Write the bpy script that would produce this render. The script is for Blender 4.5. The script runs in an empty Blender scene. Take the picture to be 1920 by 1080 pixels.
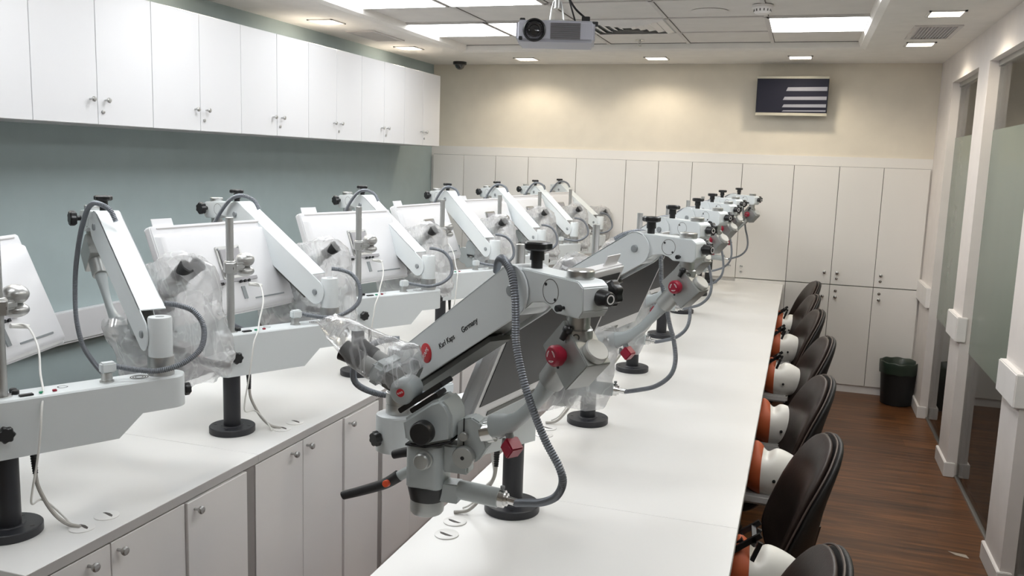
import bpy, bmesh, math, random
from mathutils import Matrix, Vector, noise
random.seed(7)
C = bpy.context.scene.collection
S = bpy.context.scene
PI = math.pi
R = math.radians

# ------------------------------------------------------------------ camera, world, exposure
CAM_Z = 1.75
def make_camera(yaw=-0.31589356, pitch=-0.14516854, roll=-0.03273227, fpx=1636.56):
    cy, sy, cp, sp = math.cos(yaw), math.sin(yaw), math.cos(pitch), math.sin(pitch)
    f = Vector((sy*cp, cy*cp, sp)); r0 = Vector((cy, -sy, 0)); d0 = f.cross(r0)
    c, s = math.cos(roll), math.sin(roll)
    r = c*r0+s*d0; d = -s*r0+c*d0
    cam = bpy.data.cameras.new('camera'); o = bpy.data.objects.new('camera', cam); C.objects.link(o)
    m = Matrix((( r.x, -d.x, -f.x, 0), (r.y, -d.y, -f.y, 0), (r.z, -d.z, -f.z, CAM_Z), (0, 0, 0, 1)))
    o.matrix_world = m
    cam.sensor_width = 36; cam.lens = fpx/1920*36; cam.clip_start = .05
    S.camera = o
make_camera()
S.view_settings.view_transform = 'Standard'; S.view_settings.look = 'None'
S.view_settings.gamma = 1; S.view_settings.use_curve_mapping = False
S.view_settings.exposure = -0.62
w = bpy.data.worlds.new('world'); S.world = w; w.use_nodes = True
w.node_tree.nodes['Background'].inputs[0].default_value = (.8, .85, .9, 1)
w.node_tree.nodes['Background'].inputs[1].default_value = 0.05
PANEL_E, DOWN_E, SPOT_W = 14.0, 14.0, 21.0

# ------------------------------------------------------------------ materials (procedural)
M = {}
def mat(name, col, rough=.5, metal=0., spec=.5, var=.03, scale=8., bump=0., bscale=200., emit=None, es=0., coat=0.):
    m = bpy.data.materials.new(name); m.use_nodes = True; M[name] = m
    nt = m.node_tree; b = nt.nodes['Principled BSDF']
    b.inputs['Roughness'].default_value = rough; b.inputs['Metallic'].default_value = metal
    b.inputs['Specular IOR Level'].default_value = spec
    if coat: b.inputs['Coat Weight'].default_value = coat
    tc = nt.nodes.new('ShaderNodeTexCoord'); n = nt.nodes.new('ShaderNodeTexNoise')
    n.inputs['Scale'].default_value = scale; n.inputs['Detail'].default_value = 4
    nt.links.new(tc.outputs['Object'], n.inputs['Vector'])
    r = nt.nodes.new('ShaderNodeValToRGB')
    r.color_ramp.elements[0].position = .3; r.color_ramp.elements[1].position = .7
    r.color_ramp.elements[0].color = tuple(max(0, c*(1-var)) for c in col)+(1,)
    r.color_ramp.elements[1].color = tuple(min(1, c*(1+var)) for c in col)+(1,)
    nt.links.new(n.outputs['Fac'], r.inputs['Fac']); nt.links.new(r.outputs['Color'], b.inputs['Base Color'])
    if bump:
        n2 = nt.nodes.new('ShaderNodeTexNoise'); n2.inputs['Scale'].default_value = bscale
        nt.links.new(tc.outputs['Object'], n2.inputs['Vector'])
        bp = nt.nodes.new('ShaderNodeBump'); bp.inputs['Strength'].default_value = bump; bp.inputs['Distance'].default_value = .002
        nt.links.new(n2.outputs['Fac'], bp.inputs['Height']); nt.links.new(bp.outputs['Normal'], b.inputs['Normal'])
    if emit:
        b.inputs['Emission Color'].default_value = emit+(1,); b.inputs['Emission Strength'].default_value = es
    return m
mat('wall_teal', (.36, .43, .435), .8, bump=.05)
mat('wall_cream', (.74, .68, .58), .85, bump=.05)
mat('wall_right_paint', (.74, .69, .66), .8, bump=.05)
mat('ceiling_paint', (.80, .77, .73), .9)
mat('ceiling_tile', (.72, .69, .66), .9, bump=.15, bscale=120)
mat('grid_metal', (.62, .59, .57), .6)
mat('gap_dark', (.10, .09, .085), .8)
mat('laminate', (.64, .635, .645), .32, var=.012, scale=2)
mat('laminate_warm', (.78, .755, .725), .4, var=.012, scale=2)
mat('worktop_white', (.80, .79, .775), .30, var=.015, scale=3)
mat('edge_band', (.50, .48, .47), .5)
mat('pillar_grey', (.28, .26, .25), .5)
mat('device_white', (.70, .735, .745), .35, var=.01, bump=.03, bscale=500)
mat('device_grey', (.42, .455, .46), .38, var=.01, bump=.03, bscale=500)
mat('satin', (.40, .41, .40), .36, metal=.5, var=.02)
mat('steel', (.66, .66, .65), .22, metal=1., var=.04)
mat('cap_aluminium', (.50, .50, .48), .5, metal=.25, var=.02)
mat('laminate_base', (.80, .775, .76), .35, var=.012, scale=2)
mat('brushed', (.50, .50, .49), .34, metal=.9, var=.04)
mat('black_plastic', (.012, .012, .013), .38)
mat('black_soft', (.02, .02, .022), .6)
mat('post_black', (.022, .023, .028), .42)
mat('rail_dark', (.09, .092, .085), .5)
mat('hose_grey', (.20, .215, .24), .42, metal=.35)
mat('cable_white', (.75, .74, .71), .5)
mat('cable_grey', (.45, .43, .40), .5)
mat('red_plastic', (.30, .008, .030), .35)
mat('badge_red', (.55, .02, .03), .4)
mat('orange_button', (.75, .09, .03), .4)
mat('green_button', (.03, .30, .16), .4)
mat('ink_black', (.01, .01, .012), .6)
mat('ink_white', (.8, .78, .78), .6)
mat('bolt_grey', (.30, .32, .33), .4, metal=.3)
mat('monitor_white', (.76, .755, .77), .3, var=.008)
mat('monitor_grey', (.40, .39, .41), .4)
mat('screen_glass', (.020, .020, .022), .42, spec=.3)
mat('chair_leather', (.040, .027, .023), .42, var=.15, scale=20, bump=.25, bscale=160)
mat('chair_back_black', (.012, .011, .011), .5, bump=.2, bscale=160)
mat('chair_piping', (.10, .075, .065), .45)
mat('skull_white', (.85, .83, .78), .35)
mat('rubber_orange', (.50, .105, .035), .55)
mat('blue_clip', (.03, .04, .20), .4)
mat('bin_black', (.008, .009, .010), .5)
mat('bin_bag', (.018, .032, .022), .38)
mat('projector_grey', (.42, .42, .47), .45)
mat('tv_silver', (.62, .58, .48), .4, metal=.3)
mat('skirting', (.80, .77, .75), .5)
mat('paper_film', (.42, .36, .30), .3)
mat('corridor_paint', (.42, .36, .29), .9)
mat('panel_light', (1, 1, 1), .5, emit=(.95, .98, 1.), es=PANEL_E)
mat('down_light', (1, 1, 1), .5, emit=(1., .90, .74), es=DOWN_E)
mat('lens_glass', (.01, .011, .014), .06, spec=.8, coat=1.)

def floor_mat():
    m = bpy.data.materials.new('floor_wood'); m.use_nodes = True; M['floor_wood'] = m
    nt = m.node_tree; b = nt.nodes['Principled BSDF']; L = nt.links.new; N = nt.nodes.new
    tc = N('ShaderNodeTexCoord'); br = N('ShaderNodeTexBrick')
    br.offset = .37; br.inputs['Scale'].default_value = 1; br.inputs['Brick Width'].default_value = 1.2
    br.inputs['Row Height'].default_value = .15; br.inputs['Mortar Size'].default_value = .0012
    br.inputs['Color1'].default_value = (.0, 0, 0, 1); br.inputs['Color2'].default_value = (1, 1, 1, 1); br.inputs['Mortar'].default_value = (.1, .1, .1, 1)
    L(tc.outputs['Object'], br.inputs['Vector'])
    mp = N('ShaderNodeMapping'); mp.inputs['Scale'].default_value = (1.3, 22, 1); L(tc.outputs['Object'], mp.inputs['Vector'])
    n1 = N('ShaderNodeTexNoise'); n1.inputs['Scale'].default_value = 1.6; n1.inputs['Detail'].default_value = 8; n1.inputs['Roughness'].default_value = .65
    L(mp.outputs['Vector'], n1.inputs['Vector'])
    mx = N('ShaderNodeMixRGB'); mx.inputs['Fac'].default_value = .12; L(n1.outputs['Fac'], mx.inputs['Color1']); L(br.outputs['Color'], mx.inputs['Color2'])
    r = N('ShaderNodeValToRGB'); e = r.color_ramp.elements
    e[0].position = .30; e[0].color = (.030, .011, .005, 1); e[1].position = .72; e[1].color = (.27, .108, .036, 1)
    k = e.new(.5); k.color = (.115, .045, .015, 1)
    L(mx.outputs['Color'], r.inputs['Fac']); L(r.outputs['Color'], b.inputs['Base Color'])
    b.inputs['Roughness'].default_value = .38
floor_mat()

def glass_mat(name, base, alpha, rough, trans=0.):
    m = bpy.data.materials.new(name); m.use_nodes = True; M[name] = m
    nt = m.node_tree; nt.nodes.clear(); N = nt.nodes.new; L = nt.links.new
    out = N('ShaderNodeOutputMaterial'); t = N('ShaderNodeBsdfTransparent'); t.inputs[0].default_value = (.90, .93, .91, 1)
    g = N('ShaderNodeBsdfGlossy'); g.inputs['Roughness'].default_value = rough
    fr = N('ShaderNodeFresnel'); fr.inputs['IOR'].default_value = 1.5
    d = N('ShaderNodeBsdfDiffuse'); d.inputs[0].default_value = base+(1,)
    tl = N('ShaderNodeBsdfTranslucent'); tl.inputs[0].default_value = base+(1,)
    md = N('ShaderNodeMixShader'); md.inputs[0].default_value = trans; L(d.outputs[0], md.inputs[1]); L(tl.outputs[0], md.inputs[2])
    n = N('ShaderNodeTexNoise'); n.inputs['Scale'].default_value = 6
    mr = N('ShaderNodeMapRange'); mr.inputs['To Min'].default_value = max(0, alpha-.03); mr.inputs['To Max'].default_value = min(1, alpha+.03)
    L(n.outputs['Fac'], mr.inputs['Value'])
    m1 = N('ShaderNodeMixShader'); L(mr.outputs[0], m1.inputs[0]); L(t.outputs[0], m1.inputs[1]); L(md.outputs[0], m1.inputs[2])
    m2 = N('ShaderNodeMixShader'); L(fr.outputs[0], m2.inputs[0]); L(m1.outputs[0], m2.inputs[1]); L(g.outputs[0], m2.inputs[2])
    L(m2.outputs[0], out.inputs[0])
glass_mat('clear_glass', (.3, .28, .24), .06, .02)
glass_mat('frosted_glass', (.25, .30, .245), .90, .25, .15)
glass_mat('cover_glass', (.05, .05, .06), .1, .03)

def bag_mat(name, alpha, ridge):
    m = bpy.data.materials.new(name); m.use_nodes = True; M[name] = m
    nt = m.node_tree; nt.nodes.clear(); N = nt.nodes.new; L = nt.links.new
    def math_(op, a, b=None, v=None):
        k = N('ShaderNodeMath'); k.operation = op; k.use_clamp = False
        L(a, k.inputs[0])
        if b is not None: L(b, k.inputs[1])
        elif v is not None: k.inputs[1].default_value = v
        return k.outputs[0]
    out = N('ShaderNodeOutputMaterial'); t = N('ShaderNodeBsdfTransparent'); t.inputs[0].default_value = (.98, .98, .98, 1)
    tc = N('ShaderNodeTexCoord'); mp = N('ShaderNodeMapping'); mp.inputs['Scale'].default_value = (1, 1, .6); mp.inputs['Rotation'].default_value = (0, .5, .3); L(tc.outputs['Object'], mp.inputs['Vector'])
    n = N('ShaderNodeTexNoise'); n.inputs['Scale'].default_value = 11; n.inputs['Detail'].default_value = 2.5; n.inputs['Distortion'].default_value = 1.2; L(mp.outputs['Vector'], n.inputs['Vector'])
    # creases: thin lines where the noise crosses its middle
    a = math_('SUBTRACT', n.outputs['Fac'], v=.5); a = math_('ABSOLUTE', a); a = math_('MULTIPLY', a, v=20.); a = math_('SUBTRACT', a, v=1.); a = math_('MULTIPLY', a, v=-1.); a = math_('MAXIMUM', a, v=0.); cr = math_('POWER', a, v=2.)
    bp = N('ShaderNodeBump'); bp.inputs['Strength'].default_value = .25; bp.inputs['Distance'].default_value = .006; L(n.outputs['Fac'], bp.inputs['Height'])
    g = N('ShaderNodeBsdfGlossy'); g.inputs['Roughness'].default_value = .16; L(bp.outputs[0], g.inputs['Normal'])
    d = N('ShaderNodeBsdfTranslucent'); d.inputs[0].default_value = (.9, .9, .91, 1)
    d2 = N('ShaderNodeBsdfDiffuse'); d2.inputs[0].default_value = (.9, .9, .91, 1)
    md = N('ShaderNodeMixShader'); md.inputs[0].default_value = .5; L(d2.outputs[0], md.inputs[1]); L(d.outputs[0], md.inputs[2])
    op = math_('MULTIPLY', cr, v=ridge); op = math_('ADD', op, v=alpha)
    m1 = N('ShaderNodeMixShader'); L(op, m1.inputs[0]); L(t.outputs[0], m1.inputs[1]); L(md.outputs[0], m1.inputs[2])
    fr = N('ShaderNodeFresnel'); fr.inputs['IOR'].default_value = 1.3; L(bp.outputs[0], fr.inputs['Normal'])
    fm = math_('MULTIPLY', fr.outputs[0], v=1.1); fm = math_('MINIMUM', fm, v=.45)
    m2 = N('ShaderNodeMixShader'); L(fm, m2.inputs[0]); L(m1.outputs[0], m2.inputs[1]); L(g.outputs[0], m2.inputs[2])
    L(m2.outputs[0], out.inputs[0])
bag_mat('bag_clear', .15, .35)
bag_mat('bag_cloudy', .36, .14)
# ------------------------------------------------------------------ mesh builder
def frame(z, hint=None):
    z = Vector(z).normalized(); h = Vector(hint) if hint else (Vector((0, 0, 1)) if abs(z.z) < .95 else Vector((1, 0, 0)))
    x = h.cross(z).normalized(); return x, z.cross(x), z
class MB:
    def __init__(s): s.bm = bmesh.new()
    def _face(s, vs):
        try: return s.bm.faces.new(vs)
        except ValueError: return None
    def box(s, c, size, rot=None):
        c = Vector(c); hx, hy, hz = (d/2 for d in size); vs = []
        for k in range(8):
            v = Vector((hx*(1 if k & 1 else -1), hy*(1 if k & 2 else -1), hz*(1 if k & 4 else -1)))
            if rot: v = rot @ v
            vs.append(s.bm.verts.new(c+v))
        for f in ((0, 2, 3, 1), (4, 5, 7, 6), (0, 1, 5, 4), (2, 6, 7, 3), (0, 4, 6, 2), (1, 3, 7, 5)): s._face([vs[i] for i in f])
        return s
    def span(s, lo, hi): return s.box([(a+b)/2 for a, b in zip(lo, hi)], [b-a for a, b in zip(lo, hi)])
    def prism(s, poly, o, ex, ey, ez, d0, d1):
        o, ex, ey, ez = map(Vector, (o, ex, ey, ez))
        a = [s.bm.verts.new(o+ex*p[0]+ey*p[1]+ez*d0) for p in poly]; b = [s.bm.verts.new(o+ex*p[0]+ey*p[1]+ez*d1) for p in poly]
        n = len(poly); s._face(a[::-1]); s._face(b)
        for i in range(n): s._face([a[i], a[(i+1) % n], b[(i+1) % n], b[i]])
        return s
    def rings(s, rs, closed=False, caps=True):
        vr = [[s.bm.verts.new(p) for p in r] for r in rs]; n = len(vr[0])
        for j in range(len(vr)-(0 if closed else 1)):
            a, b = vr[j], vr[(j+1) % len(vr)]
            for i in range(n): s._face([a[i], a[(i+1) % n], b[(i+1) % n], b[i]])
        if caps and not closed: s._face(vr[0][::-1]); s._face(vr[-1])
        return s
    def lathe(s, o, ax, prof, n=24, hint=None, caps=True):
        o = Vector(o); x, y, z = frame(ax, hint)
        return s.rings([[o+z*h+(x*math.cos(2*PI*i/n)+y*math.sin(2*PI*i/n))*max(r, 1e-5) for i in range(n)] for r, h in prof], caps=caps)
    def cyl(s, p0, p1, r0, r1=None, n=20, ch=0.):
        p0, p1 = Vector(p0), Vector(p1); h = (p1-p0).length; r1 = r0 if r1 is None else r1
        pr = [(r0, 0), (r1, h)] if not ch else [(r0-ch, 0), (r0, ch), (r1, h-ch), (r1-ch, h)]
        return s.lathe(p0, p1-p0, pr, n)
    def tube(s, pts, r, n=8, sub=6, rib=0., pitch=.004):
        P = [Vector(p) for p in pts]
        if sub > 1 and len(P) > 2:
            Q = []
            for i in range(len(P)-1):
                a, b, c, d = P[max(i-1, 0)], P[i], P[i+1], P[min(i+2, len(P)-1)]
                for k in range(sub):
                    t = k/sub; Q.append(.5*((2*b)+(c-a)*t+(2*a-5*b+4*c-d)*t*t+(3*b-a-3*c+d)*t**3))
            Q.append(P[-1]); P = Q
        if rib:
            acc = [0.]
            for i in range(1, len(P)): acc.append(acc[-1]+(P[i]-P[i-1]).length)
            m = int(acc[-1]/pitch)*2; Q = []; j = 0
            for k in range(m+1):
                d = acc[-1]*k/m
                while j < len(P)-2 and acc[j+1] < d: j += 1
                t = (d-acc[j])/max(acc[j+1]-acc[j], 1e-9); Q.append(P[j].lerp(P[j+1], min(t, 1)))
            P = Q
        rs = []; up = None
        for i, p in enumerate(P):
            t = (P[min(i+1, len(P)-1)]-P[max(i-1, 0)]).normalized()
            if up is None: up = frame(t)[0]
            up = (up-t*up.dot(t)).normalized(); y = t.cross(up)
            rr = (r[0]+(r[1]-r[0])*i/(len(P)-1)) if isinstance(r, tuple) else r
            if rib and i % 2: rr -= rib
            rs.append([p+(up*math.cos(2*PI*k/n)+y*math.sin(2*PI*k/n))*rr for k in range(n)])
        return s.rings(rs)
    def sphere(s, c, r, sc=(1, 1, 1), n=20, m=12):
        c = Vector(c); rs = []
        for j in range(m+1):
            a = PI*j/m; q = max(math.sin(a), .002)
            rs.append([c+Vector((sc[0]*r*q*math.cos(2*PI*i/n), sc[1]*r*q*math.sin(2*PI*i/n), -sc[2]*r*math.cos(a))) for i in range(n)])
        return s.rings(rs)
    def lobed(s, c, ax, r, h, lobes=6, depth=.18, n=48):
        c = Vector(c); x, y, z = frame(ax); rs = []
        for hh, k in ((0, .85), (h*.2, 1), (h*.8, 1), (h, .85)):
            rs.append([c+z*hh+(x*math.cos(2*PI*i/n)+y*math.sin(2*PI*i/n))*r*k*(1-depth/2+depth/2*math.cos(lobes*2*PI*i/n)) for i in range(n)])
        return s.rings(rs)
    def build(s, name, m, parent=None, mw=None, bevel=0., bseg=2, sharp=35, kind=None, label=None):
        bm = s.bm
        bmesh.ops.recalc_face_normals(bm, faces=bm.faces)
        if bevel:
            es = [e for e in bm.edges if len(e.link_faces) == 2 and e.calc_face_angle(0) > .5]
            bmesh.ops.bevel(bm, geom=es, offset=bevel, segments=bseg, affect='EDGES', clamp_overlap=True)
        me = bpy.data.meshes.new(name); bm.to_mesh(me); bm.free()
        me.shade_smooth(); me.set_sharp_from_angle(angle=R(sharp))
        me.materials.append(M[m])
        o = bpy.data.objects.new(name, me); C.objects.link(o)
        if parent: o.parent = parent
        if mw is not None:
            o.matrix_basis = mw
        if kind: o['kind'] = kind
        if label: o['label'] = label
        return o
def tag(o, label, cat, group=None):
    o['label'] = label; o['category'] = cat
    if group: o['group'] = group
    return o
def thing(name, label, cat, loc=(0, 0, 0), rz=0., group=None):
    o = bpy.data.objects.new(name, None); C.objects.link(o); o.location = loc; o.rotation_euler = (0, 0, rz)
    o.empty_display_size = .05
    return tag(o, label, cat, group)
def dup(root, loc, rz, label, group=None):
    r = root.copy(); C.objects.link(r); r.location = loc; r.rotation_euler = (0, 0, rz); r['label'] = label
    if group: r['group'] = group
    for ch in list(root.children):
        c = ch.copy(); C.objects.link(c); c.parent = r
        for g in list(ch.children):
            d = g.copy(); C.objects.link(d); d.parent = c
    return r
def text_mesh(name, body, size, m, parent, mw, al='LEFT'):
    cu = bpy.data.curves.new(name, 'FONT'); cu.body = body; cu.size = size; cu.extrude = .0004; cu.align_x = al; cu.align_y = 'CENTER'
    t = bpy.data.objects.new(name, cu); C.objects.link(t); bpy.context.view_layer.update()
    me = bpy.data.meshes.new_from_object(t.evaluated_get(bpy.context.evaluated_depsgraph_get()))
    bpy.data.objects.remove(t); bpy.data.curves.remove(cu)
    me.materials.clear(); me.materials.append(M[m])
    o = bpy.data.objects.new(name, me); C.objects.link(o); o.parent = parent; o.matrix_basis = mw
    return o
def T(x, y, z): return Matrix.Translation((x, y, z))
def Rz(a): return Matrix.Rotation(a, 4, 'Z')
def Rx(a): return Matrix.Rotation(a, 4, 'X')
def Ry(a): return Matrix.Rotation(a, 4, 'Y')

# ------------------------------------------------------------------ room shell
XL, XR, YB, YF, ZC, ZT = -3.2, .92, 7.345, -1.5, 2.57, 2.62
def struct(name, mb, m, **k):
    return mb.build(name, m, kind='structure', **k)
struct('floor', MB().span((XL-.1, YF-.1, -.05), (3.2, YB+.1, 0)), 'floor_wood')
struct('wall_left', MB().span((XL-.1, YF-.1, 0), (XL, YB+.1, 2.8)), 'wall_teal')
struct('wall_back', MB().span((XL, YB, 0), (3.2, YB+.1, 2.8)), 'wall_cream')
struct('wall_front', MB().span((XL, YF-.1, 0), (3.2, YF, 2.8)), 'wall_cream')
TX0, TX1, TY0, TY1 = -2.6, .33, -1.0, 6.53
mb = MB()
mb.span((XL, YF, ZC), (TX0, YB, 2.8)).span((TX1, YF, ZC), (1.1, YB, 2.8)).span((TX0, TY1, ZC), (TX1, YB, 2.8)).span((TX0, YF, ZC), (TX1, TY0, 2.8))
struct('ceiling', mb, 'ceiling_paint')
# stepped cove around the tray
mb = MB()
cv = [(0, 0), (.035, .012), (.05, .05), (0, .05)]
for a, b, ex in (((TX0, TY0, ZC), (TX0, TY1, ZC), (1, 0, 0)), ((TX1, TY0, ZC), (TX1, TY1, ZC), (-1, 0, 0)), ((TX0, TY1, ZC), (TX1, TY1, ZC), (0, -1, 0))):
    a, b = Vector(a), Vector(b); mb.prism(cv, a, ex, (0, 0, 1), (b-a).normalized(), 0, (b-a).length)
struct('trim_1', mb, 'ceiling_paint')
struct('ceiling_tray', MB().span((TX0, TY0, ZT), (TX1, TY1, 2.7)), 'ceiling_tile')
PIT = .576; GX = [-2.58+PIT*k for k in range(6)]; GY = [6.545-PIT*k for k in range(14)]
mb = MB()
for x in GX: mb.box((x, (TY0+TY1)/2, ZT-.003), (.024, TY1-TY0, .006))
for y in GY[1:-1]: mb.box(((TX0+TX1)/2, y, ZT-.003), (TX1-TX0, .024, .006))
struct('trim_2', mb, 'grid_metal')
mb = MB()
for x in GX: mb.box((x+.013, (TY0+TY1)/2, ZT-.0015), (.004, TY1-TY0, .003))
for y in GY[1:-1]: mb.box(((TX0+TX1)/2, y+.013, ZT-.0015), (TX1-TX0, .005, .003))
mb.box(((TX0+TX1)/2, TY1-.052, ZT-.001), (TX1-TX0, .006, .004))
struct('trim_3', mb, 'gap_dark')

# right wall: piers, lintel, glass windows, corridor beyond
RT = .16
piers = [(6.76, YB), (5.48, 5.80), (4.0, 4.32), (2.5, 2.8), (1.0, 1.3), (YF, -.3)]
mb = MB(); mb.span((XR, YF, 2.375), (XR+RT, YB, 2.8))
for a, b in piers: mb.span((XR, a, 0), (XR+RT, b, 2.375))
struct('wall_right', mb, 'wall_right_paint')
mb = MB(); mb2 = MB()
for i, (a, b) in enumerate(piers):
    top = .085
    mb.span((XR-.014, a-.012, 0), (XR+.045, b+(.012 if i else 0), top))
    if i in (0, 1, 2, 3):
        lo, hi = (a-.012, b+.012) if i else (a+.02, b)
        mb2.span((XR-.028, lo, .80), (XR+.03, hi, .945))
struct('baseboard_right', mb, 'skirting', bevel=.003)
struct('trim_4', mb2, 'skirting', bevel=.005)
open_ = [(5.80, 6.76), (4.32, 5.48), (2.8, 4.0), (1.3, 2.5)]
for i, (a, b) in enumerate(open_):
    wn = MB().span((XR+.055, a, 0.), (XR+.062, b, 2.375)).build('window_%d' % (i+1), 'clear_glass', kind='structure')
    MB().span((XR+.052, a, .74), (XR+.054, b, 2.0)).build('frosted_film', 'frosted_glass', wn)
    MB().span((XR+.045, a, 2.345), (XR+.08, b, 2.375)).span((XR+.045, a, 0), (XR+.08, b, .012)).build('window_track', 'brushed', wn)
struct('wall_corridor', MB().span((2.6, YF, 0), (2.7, YB, 2.8)), 'corridor_paint')
struct('ceiling_corridor', MB().span((XR+RT, YF, 2.5), (2.6, YB, 2.6)), 'ceiling_paint')

for y in (2.2, 5.6):  # added fill lights, no fitting, to brighten the corridor behind the glass
    l = bpy.data.lights.new('corridor_fill', 'AREA'); l.energy = 7; l.size = .5; l.color = (1, .93, .82)
    o = bpy.data.objects.new('corridor_fill', l); C.objects.link(o); o.location = (1.85, y, 2.48)
# ------------------------------------------------------------------ ceiling fittings
def panel_light(ix, iy, label):
    x, y = GX[ix]+PIT/2, GY[iy]-PIT/2
    t = thing('ceiling_light', label, 'ceiling light', (x, y, ZT), 0, 'square ceiling panels')
    MB().box((0, 0, -.004), (.548, .548, .012)).build('diffuser', 'panel_light', t)
    mb = MB(); h = .282
    for s in (-1, 1): mb.box((s*(h-.006), 0, -.005), (.012, .564, .014)).box((0, s*(h-.006), -.005), (.564, .012, .014))
    mb.build('light_frame', 'grid_metal', t)
nm = {0: 'far', 2: 'near', 1: 'x'}
panel_light(0, 1, 'lit square ceiling panel in the far pair, next to the left cove')
panel_light(1, 1, 'lit square ceiling panel partly hidden behind the projector')
panel_light(4, 1, 'lit square ceiling panel by itself on the right, next to the right cove')
panel_light(0, 3, 'lit square ceiling panel cut by the top edge, next to the left cove')
panel_light(1, 3, 'lit square ceiling panel cut by the top edge, just left of the projector mount')
for k, (ix, iy) in enumerate(((4, 3), (0, 5), (1, 5), (4, 5), (0, 7), (1, 7), (4, 7), (1, 9), (4, 9))):  # extra panels added out of view for room light
    panel_light(ix, iy, 'lit square ceiling panel overhead, outside the picture')
def downlight(x, y, label):
    t = thing('downlight', label, 'downlight', (x, y, ZC), 0, 'small square downlights')
    mb = MB()
    for s in (-1, 1): mb.box((s*.082, 0, -.003), (.012, .176, .008)).box((0, s*.082, -.003), (.176, .012, .008))
    mb.build('downlight_frame', 'skirting', t)
    MB().box((0, 0, -.001), (.15, .15, .004)).build('lamp_face', 'down_light', t)
    l = bpy.data.lights.new('downlight_lamp', 'SPOT'); l.energy = SPOT_W; l.color = (1., .89, .71); l.spot_size = R(150); l.spot_blend = .5; l.shadow_soft_size = .05
    o = bpy.data.objects.new('downlight_lamp', l); C.objects.link(o); o.parent = t; o.location = (0, 0, -.02)
downlight(-2.9, 4.97, 'square downlight over the wall cabinets, nearer of two')
downlight(-2.92, 6.22, 'square downlight over the wall cabinets, beyond the left vent')
downlight(-2.21, 6.95, 'square downlight by the back wall, left of three')
downlight(-1.15, 6.94, 'square downlight by the back wall, middle of three')
downlight(-.09, 6.92, 'square downlight by the back wall, above the television')
downlight(.64, 6.26, 'square downlight on the right, beyond the grey vent')
downlight(.63, 5.10, 'square downlight on the right, this side of the grey vent')
for y in (3.7, 2.4): downlight(-2.9, y, 'square downlight over the wall cabinets, outside the picture'); downlight(.63, y, 'square downlight near the glass wall, outside the picture')

def grille(x, y, sx, sy, label, m, n=12):
    t = thing('ceiling_vent', label, 'vent', (x, y, ZC), 0)
    mb = MB()
    for s in (-1, 1): mb.box((s*(sx/2-.012), 0, -.004), (.024, sy, .008)).box((0, s*(sy/2-.012), -.004), (sx-.048, .024, .008))
    mb.build('vent_frame', 'grid_metal', t)
    mb = MB(); mb.box((0, 0, -.0005), (sx-.05, sy-.05, .001))
    for i in range(n): mb.box((-sx/2+.03+(sx-.06)*i/(n-1), 0, -.004), (.006, sy-.05, .006), Matrix.Rotation(R(35), 3, 'Y'))
    mb.build('vent_louvre', m, t)
grille(.65, 5.75, .25, .52, 'grey louvred return vent between two downlights, right side', 'monitor_grey')
grille(-2.875, 5.59, .22, .46, 'flat louvred vent above the wall cabinets, left side', 'grid_metal')
# four-way diffuser
dx, dy = GX[2]+PIT/2, GY[1]-PIT/2
t = thing('air_diffuser', 'square air diffuser with nested vanes right of the projector', 'vent', (dx, dy, ZT))
for h in (.262, .208, .158, .110, .066):
    MB().lathe((0, 0, 0), (0, 0, -1), [(h*1.414, .004), ((h-.034)*1.414, .017), ((h-.037)*1.414, .017), ((h-.003)*1.414, .004)], 4, hint=(1, 1, 0), caps=False).build('diffuser_vane', 'skirting', t, sharp=20)
MB().box((0, 0, -.001), (.54, .54, .003)).build('diffuser_throat', 'bolt_grey', t)
# round speaker, smoke detector, sprinkler, dome camera
t = thing('ceiling_speaker', 'round flush speaker grille in a ceiling tile', 'speaker', (-.575, 5.18, ZT))
MB().lathe((0, 0, 0), (0, 0, -1), [(.10, 0), (.105, .004), (.095, .008), (.0, .009)], 32).build('speaker_grille', 'ceiling_tile', t)
t = thing('smoke_detector', 'white round smoke detector on the ceiling grid', 'smoke detector', (-.278, 5.02, ZT-.004))
MB().lathe((0, 0, 0), (0, 0, -1), [(.055, 0), (.055, .014), (.05, .018)], 28).build('detector_base', 'skirting', t)
MB().lathe((0, 0, 0), (0, 0, -1), [(.048, .016), (.044, .036), (.036, .045), (0, .046)], 28).build('detector_head', 'skirting', t)
mb = MB()
for i in range(14): mb.box((.0455*math.cos(2*PI*i/14), .0455*math.sin(2*PI*i/14), -.028), (.003, .006, .012), Matrix.Rotation(2*PI*i/14, 3, 'Z'))
mb.build('detector_slot', 'gap_dark', t)
t = thing('sprinkler', 'small chrome fire sprinkler head hanging from the ceiling', 'sprinkler', (-1.17, 6.3, ZT))
MB().lathe((0, 0, 0), (0, 0, -1), [(.03, 0), (.03, .004), (.008, .006), (.008, .02)], 20).build('escutcheon', 'steel', t)
MB().tube([(-.008, 0, -.02), (-.012, 0, -.032), (0, 0, -.045)], .002, 6).tube([(.008, 0, -.02), (.012, 0, -.032), (0, 0, -.045)], .002, 6).lathe((0, 0, -.044), (0, 0, -1), [(.014, 0), (.014, .002)], 16).build('deflector', 'steel', t)
t = thing('dome_camera', 'black dome security camera in the back left ceiling corner', 'camera', (-2.87, 7.14, ZC))
MB().lathe((0, 0, 0), (0, 0, -1), [(.058, 0), (.058, .022), (.05, .026)], 28).build('camera_base', 'black_plastic', t)
MB().lathe((0, 0, -.02), (0, 0, -1), [(.044, 0), (.043, .012), (.034, .032), (.018, .044), (0, .047)], 28).build('camera_dome', 'lens_glass', t)

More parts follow.
